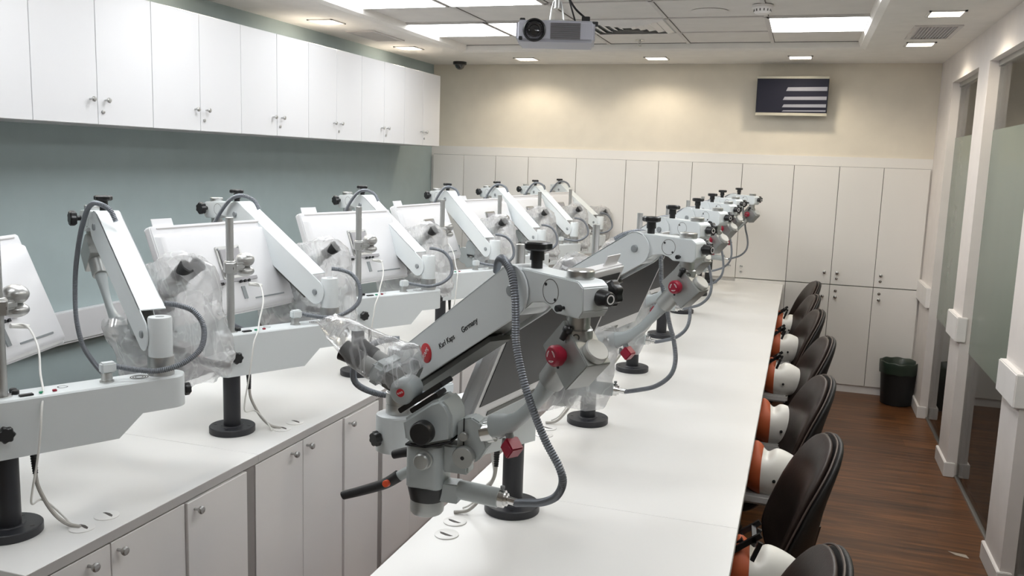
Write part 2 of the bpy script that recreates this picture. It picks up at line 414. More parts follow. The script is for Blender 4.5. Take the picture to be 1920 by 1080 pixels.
# projector on a ceiling mount
t = thing('projector', 'grey ceiling projector with its lens and grille towards the viewer', 'projector', (-1.03, 3.62, 2.29), R(14))
W_, D_, H_ = .33, .25, .088
MB().box((0, D_/2, 0), (W_, D_, H_)).build('projector_body', 'projector_grey', t, bevel=.012, bseg=3)
MB().lathe((-.088, .0, .002), (0, -1, 0), [(.048, -.004), (.048, .004), (.042, .008), (.04, .002), (.038, 0)], 32).build('lens_ring', 'black_plastic', t)
MB().lathe((-.088, -.001, .002), (0, -1, 0), [(.03, 0), (.03, .010), (.022, .010), (.02, .003), (.0, .005)], 28).build('lens', 'lens_glass', t)
mb = MB()
for k in range(14): mb.box((.042, -.001, -.032+k*.0049), (.125, .004, .0022))
mb.build('front_grille', 'gap_dark', t)
MB().box((-.145, -.001, -.032), (.016, .006, .016)).build('sensor_window', 'black_plastic', t, bevel=.002)
MB().box((-.14, .03, .046), (.022, .03, .014)).build('rear_foot', 'black_plastic', t, bevel=.002)
MB().box((W_/2, .06, -.018), (.002, .05, .004)).box((W_/2, .05, -.028), (.002, .06, .003)).build('side_slot', 'gap_dark', t)
MB().lathe((0, .12, H_/2-.002), (0, 0, 1), [(.08, 0), (.08, .008), (.06, .014), (.02, .016)], 28).build('mount_plate', 'brushed', t)
mb = MB()
for sx in (-.03, .03): mb.tube([(sx, .12, .05), (sx*.8, .12, .10), (sx*.5, .12, .14)], .004, 6)
mb.cyl((0, .12, .11), (0, .12, .335), .014).build('mount_pole', 'brushed', t)
MB().tube([(.02, .12, .33), (.03, .10, .2), (.07, .11, .12), (.12, .12, .075), (W_/2-.01, .10, .045)], .005, 6).tube([(.025, .13, .33), (.04, .12, .19), (.08, .14, .06), (.085, .16, .04)], .004, 6).box((.125, .105, .066), (.035, .022, .02)).box((W_/2-.005, .08, .042), (.035, .024, .02)).build('projector_cable', 'black_plastic', t, bevel=.002)

# ------------------------------------------------------------------ wall television
t = thing('television', 'small wall television showing grey stripes on a black screen', 'television', (-.135, 7.335, 2.315), 0)
tv = MB().box((0, 0, 0), (.53, .05, .30)).build('tv_body', 'black_plastic', t, Matrix.Translation((0, -.085, 0)) @ Rx(R(6)), bevel=.006)
MB().box((0, -.026, .14), (.53, .006, .018)).box((0, -.026, -.139), (.53, .006, .022)).build('tv_bezel', 'tv_silver', tv, bevel=.002)
mat('screen_dark', (.012, .012, .02), .25, emit=(.10, .10, .22), es=.05)
mat('screen_stripe', (.2, .2, .22), .3, emit=(.50, .50, .58), es=.30)
MB().box((0, -.0265, .001), (.522, .003, .256)).build('tv_screen', 'screen_dark', tv)
mb = MB()
for (x0, x1, z0, z1) in ((-.045, .255, .038, .066), (-.065, .255, -.030, -.006), (-.068, .255, -.086, -.064), (-.068, .255, -.118, -.109)):
    mb.prism([(x0, z0), (x1, z0+.002), (x1, z1+.004), (x0+.012, z1)], (0, -.028, 0), (1, 0, 0), (0, 0, 1), (0, -1, 0), 0, .0006)
mb.build('tv_picture', 'screen_stripe', tv)
MB().box((0, -.035, 0), (.16, .07, .12)).build('wall_bracket', 'black_soft', t, bevel=.003)

# ------------------------------------------------------------------ wall cabinets (left)
knob_prof = [(.004, 0), (.004, .012), (.010, .018), (.0115, .024), (.009, .028), (0, .029)]
def make_wall_cabinet(label):
    t = thing('wall_cabinet', label, 'cabinet', (-2.85, 0, 1.842), 0, 'white wall cabinets in a row')
    WZ, WY = .563, .6667
    MB().span((XL+2.85, 0, 0), (-.02, WY, WZ)).build('carcass', 'laminate', t)
    for s in (0, 1):
        y0, y1 = s*WY/2+.0015, (s+1)*WY/2-.0015
        d = MB().span((-.018, y0, .002), (0, y1, WZ)).build('door', 'laminate', t, bevel=.0012, bseg=1)
        yk = WY/2+(-.042 if s == 0 else .042)
        MB().lathe((0, yk, .105), (1, 0, 0), knob_prof, 16).build('knob', 'brushed', d)
        if s: MB().lathe((0, WY/2+.026, .055), (1, 0, 0), [(.008, 0), (.008, .006), (.003, .007)], 14).build('lock', 'brushed', d)
    return t
ords = ['nearest, cut by the left edge', 'second along from the left edge', 'third along from the left edge', 'fourth along from the left edge', 'second from the corner', 'at the far end by the corner']
wc = None
for k in range(-2, 6):
    lb = 'white double-door wall cabinet, ' + (ords[k] if k >= 0 else 'out of the picture')
    y = 2.68+.6667*k
    if wc is None: wc = make_wall_cabinet(lb); wc.location.y = y
    else: dup(wc, (-2.85, y, 1.842), 0, lb)

# ------------------------------------------------------------------ lockers on the back wall
LX = [-3.175, -2.878, -2.578, -2.278, -1.849, -1.421, -1.148, -.872, -.473, -.076, .261, .581, .909]
struct('trim_5', MB().span((XL, YB-.015, .0), (XR, YB, 1.86)), 'laminate_warm')
struct('baseboard_back', MB().span((XL, YB-.022, 0), (XR, YB-.015, .062)), 'skirting')
def locker(x0, x1, z0, z1, label, knob, lock, grp):
    t = thing('locker', label, 'locker', (x0, YB-.015, z0), 0, grp)
    W, H = x1-x0, z1-z0
    MB().span((0, -.006, 0), (W, 0, H)).build('locker_gap', 'gap_dark', t)
    d = MB().span((.002, -.022, .002), (W-.002, -.004, H-.002)).build('door', 'laminate_warm', t, bevel=.001, bseg=1)
    if knob: MB().lathe((knob[0]-x0, -.022, knob[1]-z0), (0, -1, 0), [(.006, 0), (.006, .01), (.0125, .016), (.0125, .024), (0, .027)], 16).build('knob', 'steel', d)
    if lock: MB().lathe((lock[0]-x0, -.022, lock[1]-z0), (0, -1, 0), [(.011, 0), (.011, .006), (.004, .007)], 16).build('lock', 'steel', d)
seq = ['first', 'second', 'third', 'fourth', 'fifth', 'sixth', 'seventh', 'eighth', 'ninth', 'tenth', 'eleventh']
for i in range(12):
    x0, x1 = LX[i], LX[i+1]
    rk = (i % 2 == 0)
    if i == 9: rk = True
    kx = x1-.05 if i in (1, 3, 5, 7, 9) else x0+.045
    lk = None if i in (1, 3, 5, 7, 9) else (kx, .909)
    nmx = ['leftmost, in the left corner'] + [q + ' from the left' for q in seq[1:7]] + ['fifth from the right', 'fourth from the right', 'third from the right', 'second from the right', 'rightmost, above the black bin']
    nmx = nmx[i]
    locker(x0, x1, .86, 1.785, 'tall white upper locker door on the back wall, %s' % nmx, (kx, .955), lk, 'upper lockers')
    if i >= 8:
        lk2 = None if lk is None else (kx, .811)
        locker(x0, x1, .062, .857, 'white lower locker door in the back row, %s' % {8: 'by the worktop end', 9: 'beside the farthest chair', 10: 'left of the black bin', 11: 'behind the black bin'}[i], (kx, .764), lk2, 'lower lockers')

# ------------------------------------------------------------------ worktops and base cabinets
ZW = .83
def worktop(x0, x1, y0, y1, label):
    t = MB().span((x0, y0, ZW-.026), (x1, y1, ZW)).build('worktop', 'worktop_white', bevel=.0012, bseg=1)
    tag(t, label, 'worktop')
    return t
LF, LBK, RF, RBK = -1.528, -2.29, -.092, -.845
a = worktop(LBK, LF, 1.36, 2.2135, 'white left worktop, short near slab under the nearest microscope')
MB().span((LF, 1.36, ZW-.026), (LF+.0012, 2.2135, ZW-.0015)).build('edge_strip', 'edge_band', a)
a = worktop(LBK, LF, 2.2145, 7.30, 'white left worktop, long slab running to the lockers')
MB().span((LF, 2.2145, ZW-.026), (LF+.0012, 7.30, ZW-.0015)).build('edge_strip', 'edge_band', a)
worktop(RBK, RF, .6, 2.2195, 'white right worktop, near slab cut by the bottom edge')
worktop(RBK, RF, 2.2205, 7.322, 'white right worktop, long slab running to the lockers')
def base_cab(label):
    t = thing('base_cabinet', label, 'cabinet', (-1.53, 0, 0), 0, 'white base cabinets under the left worktop')
    P = .8655; zt = ZW-.0265
    MB().span((-.42, .05, .08), (-.02, P, zt-.001)).span((-.40, .05, 0), (-.06, P, .08)).build('carcass', 'laminate_base', t)
    MB().span((-.42, 0, 0), (-.003, .048, zt-.001)).build('end_panel', 'pillar_grey', t)
    ys = [.05, .322, .592, P-.002]
    for i in range(3):
        off = .008 if i == 2 else 0
        d = MB().span((-.019, ys[i]+.0015, .09), (off, ys[i+1]-.0015, zt-.006)).build('door', 'laminate_base', t, bevel=.0012, bseg=1)
        yk = (ys[1]-.072, ys[1]+.022, ys[2]+.03)[i]
        MB().lathe((off, yk, zt-.031), (1, 0, 0), knob_prof, 16).build('knob', 'brushed', d)
    return t
bl = ['nearest, cut by the bottom left corner', 'second from the camera, beside the hanging microscope head', 'third from the camera, seen behind the near microscope', 'fourth from the camera', 'fifth from the camera', 'sixth from the camera', 'farthest, by the lockers']
bc = None
for k in range(7):
    lb = 'white three-door base cabinet, ' + bl[k]
    y = 1.287+.8655*k
    if bc is None: bc = base_cab(lb); bc.location.y = y
    else: dup(bc, (-1.53, y, 0), 0, lb)
t = thing('bench_carcass', 'white carcass carrying the right worktop, its dark knee side to the chairs', 'cabinet', (-.83, .7, 0))
MB().span((0, 0, 0), (.36, 6.6, ZW-.027)).build('carcass', 'laminate', t)
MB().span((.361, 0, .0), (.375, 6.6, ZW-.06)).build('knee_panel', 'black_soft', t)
t = tag(MB().span((-3.2, 2.75, .855), (-3.16, 3.53, .995)).span((-3.2, 2.75, .845), (-3.163, 3.53, .855)).build('wall_trunking', 'laminate', bevel=.003), 'white wall trunking box on the teal wall behind the nearest microscope', 'trunking')

# cable grommets in the worktops
def grommet(x, y, label, rz=0.):
    t = thing('cable_grommet', label, 'cable grommet', (x, y, ZW), rz, 'round cable grommets')
    MB().lathe((0, 0, 0), (0, 0, 1), [(.030, 0), (.030, .0022), (.027, .003), (0, .003)], 28).build('grommet_cap', 'worktop_white', t)
    MB().prism([(-.020, -.003), (-.012, -.009), (.004, -.010), (.016, -.006), (.020, 0), (.012, -.001), (-.01, -.001)], (0, 0, .0), (1, 0, 0), (0, 1, 0), (0, 0, 1), .001, .0036).build('cable_slot', 'gap_dark', t)
LY = [1.51, 2.375, 3.24, 4.13, 5.02, 5.87, 6.72]
RY = [2.11, 2.97, 3.83, 4.68, 5.53, 6.36, 7.12]
LPX, RPX = -1.737, -.67
where = ['nearest', 'second', 'third', 'fourth', 'fifth', 'sixth', 'farthest']
for k in range(7):
    for n, (ddx, ddy) in enumerate(((.135, .085), (.135, .165))):
        grommet(LPX+ddx, LY[k]+ddy, 'white cable grommet on the left worktop, %s microscope, %s' % (where[k], ('the one with the cable in it', 'the empty one')[n]), R(160))
    for n, (ddx, ddy) in enumerate(((-.11, -.13), (-.10, -.21))):
        grommet(RPX+ddx, RY[k]+ddy, 'white cable grommet on the right worktop, %s microscope, %s' % (where[k], ('the one with the cable in it', 'the empty one')[n]), R(-20))

# ------------------------------------------------------------------ microscopes
# stand frame: origin at the post on the worktop, x along the fixed beam; arm frame: at the column, x along the spring arm
COLX = .372
def A_of(delta): return T(COLX, 0, 0) @ Rz(delta) @ T(-.02, 0, -.006)
HX = math.atan2(.59, .81)
H0 = T(.276, -.075, 0) @ Rz(HX)
def headm(tilt, dz=0.): return H0 @ T(.10, 0, .375+dz) @ Ry(tilt) @ T(-.10, 0, -.375)
ux, uy, uz_ = (1, 0, 0), (0, 1, 0), (0, 0, 1)
def Z(z): return z-ZW
P1, P2 = Vector((.058, 0, Z(1.274))), Vector((.479, 0, Z(1.522)))
AD = (P2-P1).normalized(); AU = Vector((-AD.z, 0, AD.x)); AL = (P2-P1).length
def stadium(r0, r1, L, n=10, a0=90, a1=270):
    p = [(r0*math.cos(R(a)), r0*math.sin(R(a))) for a in [a0+(a1-a0)*i/n for i in range(n+1)]]
    p += [(L+r1*math.cos(R(a)), r1*math.sin(R(a))) for a in [-90+180*i/n for i in range(n+1)]]
    return p
def rrect(hx, hy, r, n=5):
    p = []
    for cx, cy, a0 in ((hx-r, hy-r, 0), (-hx+r, hy-r, 90), (-hx+r, -hy+r, 180), (hx-r, -hy+r, 270)):
        p += [(cx+r*math.cos(R(a0+90*i/n)), cy+r*math.sin(R(a0+90*i/n))) for i in range(n+1)]
    return p

def make_microscope(label, group):
    t = thing('dental_microscope', label, 'microscope', (0, 0, ZW), 0, group)
    # --- fixed stand
    po = MB().cyl((0, 0, .018), (0, 0, .198), .0275, n=32).build('post', 'post_black', t)
    MB().lathe((0, 0, 0), uz_, [(.072, 0), (.0735, .002), (.0735, .020), (.0715, .022), (.036, .022), (.034, .024), (0, .024)], 40).build('base_flange', 'post_black', po)
    for k in range(4):
        a = PI/4+k*PI/2; MB().lathe((.056*math.cos(a), .056*math.sin(a), .0195), uz_, [(.0055, 0), (.0055, .003), (.004, .0034), (0, .0028)], 14).build('flange_bolt', 'black_plastic', po)
    zb0, zb1, hw = .196, .335, .045
    prof = [(-.04, zb0), (.245, zb0), (.305, zb0+.055), (.385, zb0+.055), (.385, zb1), (-.04, zb1)]
    mb = MB()
    outline = [(-.045, -hw+.012), (-.033, -hw)] + [(.385+hw*math.cos(R(a)), hw*math.sin(R(a))) for a in range(-90, 91, 12)] + [(-.033, hw), (-.045, hw-.012)]
    def zlow(x): return zb0 if x < .245 else (zb0+.055 if x > .305 else zb0+.055*(x-.245)/.06)
    full = []
    for side in (outline,):
        for i, p in enumerate(side):
            full.append(p)
            if p == (-.033, -hw): full += [(.245, -hw), (.305, -hw)]
            if i+1 < len(side) and side[i+1] == (-.033, hw): full += [(.305, hw), (.245, hw)]
    mb.rings([[(x, y, zlow(x)) for x, y in full], [(x, y, zb1-.004) for x, y in full], [(x*.996+.0008, y*.93, zb1) for x, y in full]], caps=False)
    top = [mb.bm.verts.new((x*.996+.0008, y*.93, zb1)) for x, y in full]; mb._face(top)
    lowv = {}
    n = len(full)
    for i in range(n//2):   # underside strips between mirrored outline points
        a, b = full[i], full[(i+1) % n]; c, d = full[n-2-i], full[n-1-i]
        if i < n//2-1:
            mb._face([mb.bm.verts.new((p[0], p[1], zlow(p[0]))) for p in (a, b, c, d)])
    bmesh.ops.remove_doubles(mb.bm, verts=mb.bm.verts, dist=1e-5)
    beam = mb.build('beam', 'device_white', t, sharp=28)
    bc_ = MB().cyl((.235, 0, zb1), (.235, 0, zb1+.004), .017).cyl((.235, 0, zb1), (.235, 0, zb1+.024), .0135, n=24).cyl((.235, 0, zb1+.010), (.235, 0, zb1+.012), .0142)
    bc_.build('light_socket', 'brushed', beam)
    MB().box((.238, 0, zb1+.037), (.036, .026, .027)).build('socket_block', 'device_white', beam, bevel=.004)
    for yy in (-.012, .008): MB().lathe((.03, yy+.02, zb1), uz_, [(.0085, 0), (.0085, .008), (.007, .0095), (0, .0095)], 18).build('dimmer_knob', 'black_plastic', beam)
    MB().box((.045, -.022, zb1+.002), (.030, .014, .005)).build('power_switch', 'black_plastic', beam, bevel=.001)
    MB().box((.078, -.020, zb1+.0025), (.009, .009, .005)).build('green_key', 'green_button', beam, bevel=.001)
    MB().box((.108, -.018, zb1+.0025), (.009, .009, .005)).build('red_key', 'red_plastic', beam, bevel=.001)
    mb = MB()
    for r_ in (.008, .014, .020):
        mb.rings([[(.315+(r_+dr)*math.cos(2*PI*i/24), (r_+dr)*math.sin(2*PI*i/24), zb1+.0006) for i in range(24)] for dr in (0, .0026)], caps=False)
    mb.build('fan_grille', 'gap_dark', beam)
    MB().rings([[(.135+(.010+dr)*math.cos(R(60+280*i/20)), .012+(.010+dr)*math.sin(R(60+280*i/20)), zb1+.0006) for i in range(21)] for dr in (0, .0022)], caps=False).build('dial_print', 'ink_black', beam)
    MB().cyl((-.012, -hw, .262), (-.012, -hw-.014, .262), .008).lobed((-.012, -hw-.012, .262), (0, -1, 0), .020, .018, 7, .16).build('clamp_knob', 'black_plastic', beam)
    MB().cyl((COLX+hw-.002, 0, .285), (COLX+hw+.018, 0, .285), .0055).lobed((COLX+hw+.014, 0, .285), ux, .018, .016, 7, .16).build('brake_knob', 'black_plastic', beam)
    pl = MB().cyl((0, 0, zb1), (0, 0, .71), .0125, n=24, ch=.001).build('monitor_pole', 'brushed', t)
    MB().lathe((0, 0, zb1), uz_, [(.022, 0), (.022, .003), (.0125, .0035)], 24).build('pole_collar', 'steel', pl)
    cm = MB().lathe((COLX, 0, 0), uz_, [(.0302, .3845), (.0302, .484), (.0285, .488), (0, .488)], 32).build('column', 'device_white', t)
    MB().lathe((COLX, 0, 0), uz_, [(.033, zb1), (.033, .358), (.0315, .3585), (.0315, .3605), (.033, .361), (.033, .3845), (.030, .385)], 32).build('column_ring', 'brushed', cm)
    MB().lathe((COLX, 0, .488), uz_, [(.011, 0), (.011, .0006), (0, .0006)], 20).build('screw_cap', 'bolt_grey', cm)
    hs = MB().tube([(.256, 0, .372), (.30, -.028, .362), (.345, -.052, .358), (.40, -.068, .372), (.452, -.064, .405), (.474, -.035, .455), (.458, -.012, .495), (.425, .004, .512), (.40, .03, .516)], .0078, 10, 8, .0014, .0046).build('light_hose', 'hose_grey', t)
    cb = MB().tube([(.062, 0, .14), (.066, -.005, .10), (.085, -.03, .045), (.11, -.05, .012), (.135, -.078, .004)], .0048, 8, 8).build('power_cable', 'cable_grey', t)
    MB().tube([(.060, 0, .197), (.061, 0, .165), (.0622, 0, .135)], (.0095, .0065), 12, 10, .0015, .006).build('strain_relief', 'black_plastic', cb)

    # --- spring arm (arm frame)
    A = A_of(R(85)); arm = [];
    def apart(name, mb, m, parent=None, **k):
        o = mb.build(name, m, parent or t, A if parent is None else None, **k)
        return o
    mb = MB()
    r0, r1 = .044, .048
    outer = [(p[0], p[1]) for p in stadium(r0, r1, AL)]
    mb.prism(outer, P1, AD, AU, (0, 1, 0), .0305, .0345)
    lowr = lambda s_: r0+(r1-r0)*s_/AL
    cutp = [(.085, lowr(.085))]+[(.098+.034*math.cos(R(a)), .034*math.sin(R(a))) for a in range(78, -90, -14)]+[(.085, -lowr(.085))]
    mb.prism(cutp+outer[11:], P1, AD, AU, (0, 1, 0), -.0345, -.0305)
    # top web: from above the column to the upper pivot, following the plate edge
    web = []
    n = 8
    def edge(s_, off): return P1+AD*s_+AU*(r0+(r1-r0)*s_/AL-off)
    rs = []
    for i in range(12):
        s_ = .045+(AL-.045-.0)*i/11
        a, b = edge(s_, 0), edge(s_, .004)
        rs.append([a+Vector((0, -.0345, 0)), a+Vector((0, .0345, 0)), b+Vector((0, .0345, 0)), b+Vector((0, -.0345, 0))])
    for j in range(1, 8):
        a = R(90-j*9); c0 = P2+AD*(r1*math.cos(a))+AU*(r1*math.sin(a)); c1 = P2+AD*((r1-.004)*math.cos(a))+AU*((r1-.004)*math.sin(a))
        rs.append([c0+Vector((0, -.0345, 0)), c0+Vector((0, .0345, 0)), c1+Vector((0, .0345, 0)), c1+Vector((0, -.0345, 0))])
    mb.rings(rs)
    sa = apart('spring_arm', mb, 'device_white', bevel=.0012, bseg=1)
    lb = MB().box(P1+AD*(AL*.5)+AU*(-.030), (AL-.04, .046, .022), Matrix((AD, Vector((0, 1, 0)), AU)).transposed())
    lb.box(P1+AD*(AL*.42)+AU*(-.052), (AL-.16, .050, .010), Matrix((AD, Vector((0, 1, 0)), AU)).transposed())
    apart('lower_link', lb, 'rail_dark', sa)
    for P in (P1, P2):
        for s in ((1,) if P is P1 else (-1, 1)): MB().lathe(P+Vector((0, s*.034, 0)), (0, s, 0), [(.0105, 0), (.0105, .004), (.009, .0055), (0, .006)], 22).build('pivot_bolt', 'bolt_grey', sa)
    # lettering and round badge on the viewer's side of the right-hand row
    rot = Matrix((AD, AU, AD.cross(AU))).transposed().to_4x4()
    text_mesh('lettering', 'Karl Kaps', .0165, 'ink_black', sa, Matrix.Translation(P1+AD*.205+AU*-.008+Vector((0, -.0349, 0))) @ rot)
    text_mesh('lettering', 'Germany', .0165, 'ink_black', sa, Matrix.Translation(P1+AD*.300+AU*-.008+Vector((0, -.0349, 0))) @ rot)
    bd = MB().lathe(P1+AD*.150+AU*-.002+Vector((0, -.0345, 0)), (0, -1, 0), [(.021, 0), (.021, .0012), (.0195, .0018), (0, .0018)], 28).build('round_badge', 'badge_red', sa)
    text_mesh('badge_print', 'KAPS', .0125, 'ink_white', sa, Matrix.Translation(P1+AD*.150+AU*-.002+Vector((0, -.0366, 0))) @ rot @ Rz(R(22)), 'CENTER')
    # --- coupling arm
    U = lambda u, v, z: Vector((u, -v, Z(z)))
    mb = MB()
    mb.lathe(U(.479, .0295, 1.522), (0, 1, 0), [(.044, 0), (.046, .003), (.046, .056), (.044, .059)], 36)
    sil = [(.479, 1.566), (.60, 1.563), (.655, 1.561), (.668, 1.552), (.670, 1.512), (.660, 1.499), (.60, 1.499), (.585, 1.508), (.565, 1.513), (.535, 1.508), (.512, 1.492), (.479, 1.478)]
    mb.prism([(a, Z(b)) for a, b in sil], (0, 0, 0), ux, uz_, uy, -.029, .029)
    ca = apart('coupling_arm', mb, 'device_white', bevel=.004, bseg=2)
    apart('axis_cap', MB().lathe(U(.628, 0, 1.561), uz_, [(.023, 0), (.024, .002), (.024, .014), (.0225, .016), (0, .016)], 30), 'brushed', ca)
    apart('clamp_knob', MB().cyl(U(.508, 0, 1.56), U(.508, 0, 1.588), .0105).cyl(U(.508, 0, 1.580), U(.508, 0, 1.602), .0135, .0125).lobed(U(.508, 0, 1.598), uz_, .027, .015, 5, .20), 'black_plastic', ca)
    for s in (-1, 1):
        apart('plate_groove', MB().rings([[U(.585+rr*math.cos(2*PI*i/36), s*.0293, 1.535+rr*math.sin(2*PI*i/36)) for i in range(36)] for rr in (.0205, .0218)], caps=False), 'gap_dark', ca)
    for a, b in ((.572, 1.546), (.598, 1.522)):
        apart('plate_screw', MB().lathe(U(a, .029, b), (0, -1, 0), [(.0028, 0), (.0028, .001), (0, .001)], 12), 'ink_black', ca)
    apart('front_knob', MB().cyl(U(.668, -.004, 1.535), U(.676, -.004, 1.535), .007).cyl(U(.674, -.004, 1.535), U(.700, -.004, 1.535), .0145, .0125, n=24, ch=.002), 'black_plastic', ca)
    apart('side_knob', MB().cyl(U(.650, -.028, 1.536), U(.650, -.046, 1.536), .0075).lobed(U(.650, -.043, 1.536), (0, 1, 0), .024, .020, 7, .16), 'black_plastic', ca)
    apart('knob_print', MB().lathe(U(.7002, -.004, 1.535), ux, [(.0065, 0), (.0085, .0004), (.006, .0004)], 20, caps=False), 'ink_white', ca)
    apart('lock_pin', MB().cyl(U(.622, .028, 1.512), U(.622, .036, 1.512), .003).cyl(U(.622, .036, 1.512), U(.622, .046, 1.512), .006, n=16, ch=.001), 'black_plastic', ca)
    # --- fork joint and pivot box
    fk = apart('fork_joint', MB().lathe(U(.628, 0, 1.500), (0, 0, -1), [(.0205, 0), (.0205, .024), (.0255, .026), (.0255, .052), (.021, .068), (.013, .080), (.006, .084)], 30), 'brushed')
    for an_, dz_ in ((-78, 1.456), (-48, 1.464)):
        hd_ = Vector((math.cos(R(an_)), math.sin(R(an_)), 0))
        apart('hex_screw', MB().lathe(U(.628, 0, dz_)+hd_*.0245, hd_, [(.0062, 0), (.0062, .0022), (.0050, .0022), (.0034, .0006), (0, .0006)], 18), 'rail_dark', fk)
    BC = U(.621, 0, 1.434); e1 = Vector((.7071, 0, -.7071)); e2 = Vector((.7071, 0, .7071))
    pb = apart('pivot_box', MB().prism([(a+.006, b) for a, b in rrect(.047, .038, .003)], BC, e1, e2, uy, -.027, .027), 'satin', bevel=.0015)
    apart('brake_button', MB().lathe(BC+Vector((-.001, -.027, -.004)), (0, -1, 0), [(.013, 0), (.013, .006), (.0185, .008), (.0185, .020), (.015, .024), (0, .025)], 30), 'red_plastic', pb)
    mb = MB()
    for k in range(3):
        a0 = k*120
        mb.rings([[BC+Vector((-.001+rr*math.cos(R(a0+i*6)), -.0522, -.004+rr*math.sin(R(a0+i*6)))) for i in range(14)] for rr in (.0095, .0105)], caps=False)
    apart('button_print', mb, 'ink_white', pb)
    apart('disc_cap', MB().lathe(BC+e2*.038+e1*.031, e2, [(.021, 0), (.022, .002), (.022, .012), (.020, .014), (0, .014)], 30), 'cap_aluminium', pb)
    apart('lock_lever', MB().sphere(BC+e2*.037+e1*-.022+Vector((0, -.027, 0)), .010, (1, .8, .8)).cyl(BC+e2*.036+e1*-.022+Vector((0, -.027, 0)), BC+e2*.020+e1*-.014+Vector((0, -.034, 0)), .0065, .005), 'black_plastic', pb)
    apart('set_screw', MB().lathe(BC+e2*-.027+e1*.012+Vector((0, -.027, 0)), (0, -1, 0), [(.003, 0), (.003, .0008), (0, .0008)], 12), 'ink_black', pb)
    # --- curved arm
    ctr = [(.588, 1.401), (.560, 1.366), (.530, 1.331), (.500, 1.299), (.470, 1.274), (.440, 1.256), (.412, 1.245), (.395, 1.241)]
    hwid = [.0165, .0175, .0135, .0125, .014, .0185, .0235, .0235]; hth = [.0165, .0165, .012, .010, .010, .012, .016, .019]
    rs = []
    for i, (a, b) in enumerate(ctr):
        p = U(a, 0, b); q0 = ctr[max(i-1, 0)]; q1 = ctr[min(i+1, len(ctr)-1)]
        tv = Vector((q1[0]-q0[0], 0, q1[1]-q0[1])).normalized(); nv = Vector((-tv.z, 0, tv.x))
        ring = []
        for k in range(20):
            an = 2*PI*k/20; ca_, sa_ = math.cos(an), math.sin(an)
            f = lambda x: math.copysign(abs(x)**.7, x)
            ring.append(p+nv*hwid[i]*f(ca_)+Vector((0, 1, 0))*hth[i]*f(sa_))
        rs.append(ring)
    ar = apart('curved_arm', MB().rings(rs), 'device_grey', sharp=50)
    d0 = (U(.560, 0, 1.366)-U(.592, 0, 1.405)).normalized()
    apart('arm_collar', MB().cyl(U(.600, 0, 1.413), U(.560, 0, 1.367), .0255, .0245, n=30, ch=.0015), 'satin', ar)
    apart('end_collar', MB().cyl(U(.400, -.008, 1.241), U(.372, -.022, 1.223), .0235, .021, n=28, ch=.002), 'steel', ar)
    apart('brake_button', MB().box(U(.452, 0, 1.212), (.030, .030, .030), Matrix.Rotation(R(40), 3, 'Y')), 'red_plastic', ar, bevel=.003)
    apart('button_stem', MB().cyl(U(.440, 0, 1.240), U(.449, 0, 1.22), .008).cyl(U(.427, 0, 1.222), U(.425, 0, 1.206), .0045), 'bolt_grey', ar)
    # --- hose from the arm top to the lamp tube
    hp = [(.385, 0., 1.545), (.41, .015, 1.566), (.452, .036, 1.577), (.491, .045, 1.558), (.511, .050, 1.520), (.516, .050, 1.477), (.521, .050, 1.428), (.548, .050, 1.366), (.566, .040, 1.315), (.589, .030, 1.268), (.616, .020, 1.228), (.616, .010, 1.197), (.588, .0, 1.160), (.535, -.012, 1.128), (.475, -.022, 1.104), (.428, -.033, 1.085)]
    hb = [(.385, 0., 1.545), (.400, -.012, 1.578), (.435, -.036, 1.594), (.480, -.046, 1.582), (.530, -.050, 1.540), (.575, -.053, 1.480), (.625, -.055, 1.385), (.648, -.055, 1.292), (.640, -.055, 1.215), (.590, -.052, 1.148), (.505, -.042, 1.106), (.428, -.033, 1.085)]
    apart('back_hose', MB().tube([U(*p) for p in hb], .0078, 10, 8, .0014, .0046), 'hose_grey')
    hm = [(a, -b if b > 0 else b, c-(.006 if c > 1.54 else 0)) for a, b, c in [(.385, 0., 1.545), (.41, .015, 1.562), (.452, .036, 1.572), (.491, .045, 1.555), (.511, .050, 1.520), (.516, .050, 1.477), (.521, .050, 1.428), (.540, .050, 1.366), (.556, .045, 1.315), (.579, .040, 1.260), (.590, .035, 1.205), (.575, .034, 1.160), (.530, -.034, 1.122), (.475, -.034, 1.100), (.428, -.033, 1.085)]]
    apart('mid_hose', MB().tube([U(*p) for p in hm], .0070, 10, 8, .0013, .0046), 'hose_grey')
    apart('front_hose', MB().tube([U(*p) for p in hp], .0078, 10, 8, .0014, .0046), 'hose_grey')

    # --- optical head (head frame: x to the viewer's right, -y towards the viewer in the right-hand row)
    HM = A @ headm(0)
    def hpart(name, mb, m, parent=None, **k):
        return mb.build(name, m, parent or t, HM if parent is None else None, **k)
    V = lambda x, q, z: Vector((x, -q, Z(z)))
    hc = -.002
    mb = MB()
    mb.rings([[V(hc+(a*sx), b*sy, z) for a, b in rrect(1, 1, .45)] for z, sx, sy in ((1.098, .037, .036), (1.10, .0385, .0375), (1.186, .0385, .0375), (1.189, .036, .035))])
    hd = hpart('microscope_head', mb, 'device_grey', sharp=40)
    up = [(-.038, 1.192), (-.045, 1.237), (.015, 1.281), (.035, 1.289), (.050, 1.276), (.060, 1.257), (.062, 1.206), (.006, 1.189)]
    hpart('zoom_housing', MB().prism([(a, Z(b)) for a, b in up], (0, 0, 0), ux, uz_, uy, -.041, .041), 'device_grey', hd, bevel=.007, bseg=3)
    hpart('seam', MB().prism([(-.037, Z(1.186)), (.006, Z(1.186)), (.060, Z(1.203)), (.060, Z(1.207)), (.006, Z(1.190)), (-.037, Z(1.190))], (0, 0, 0), ux, uz_, uy, -.0405, .0405), 'ink_black', hd)
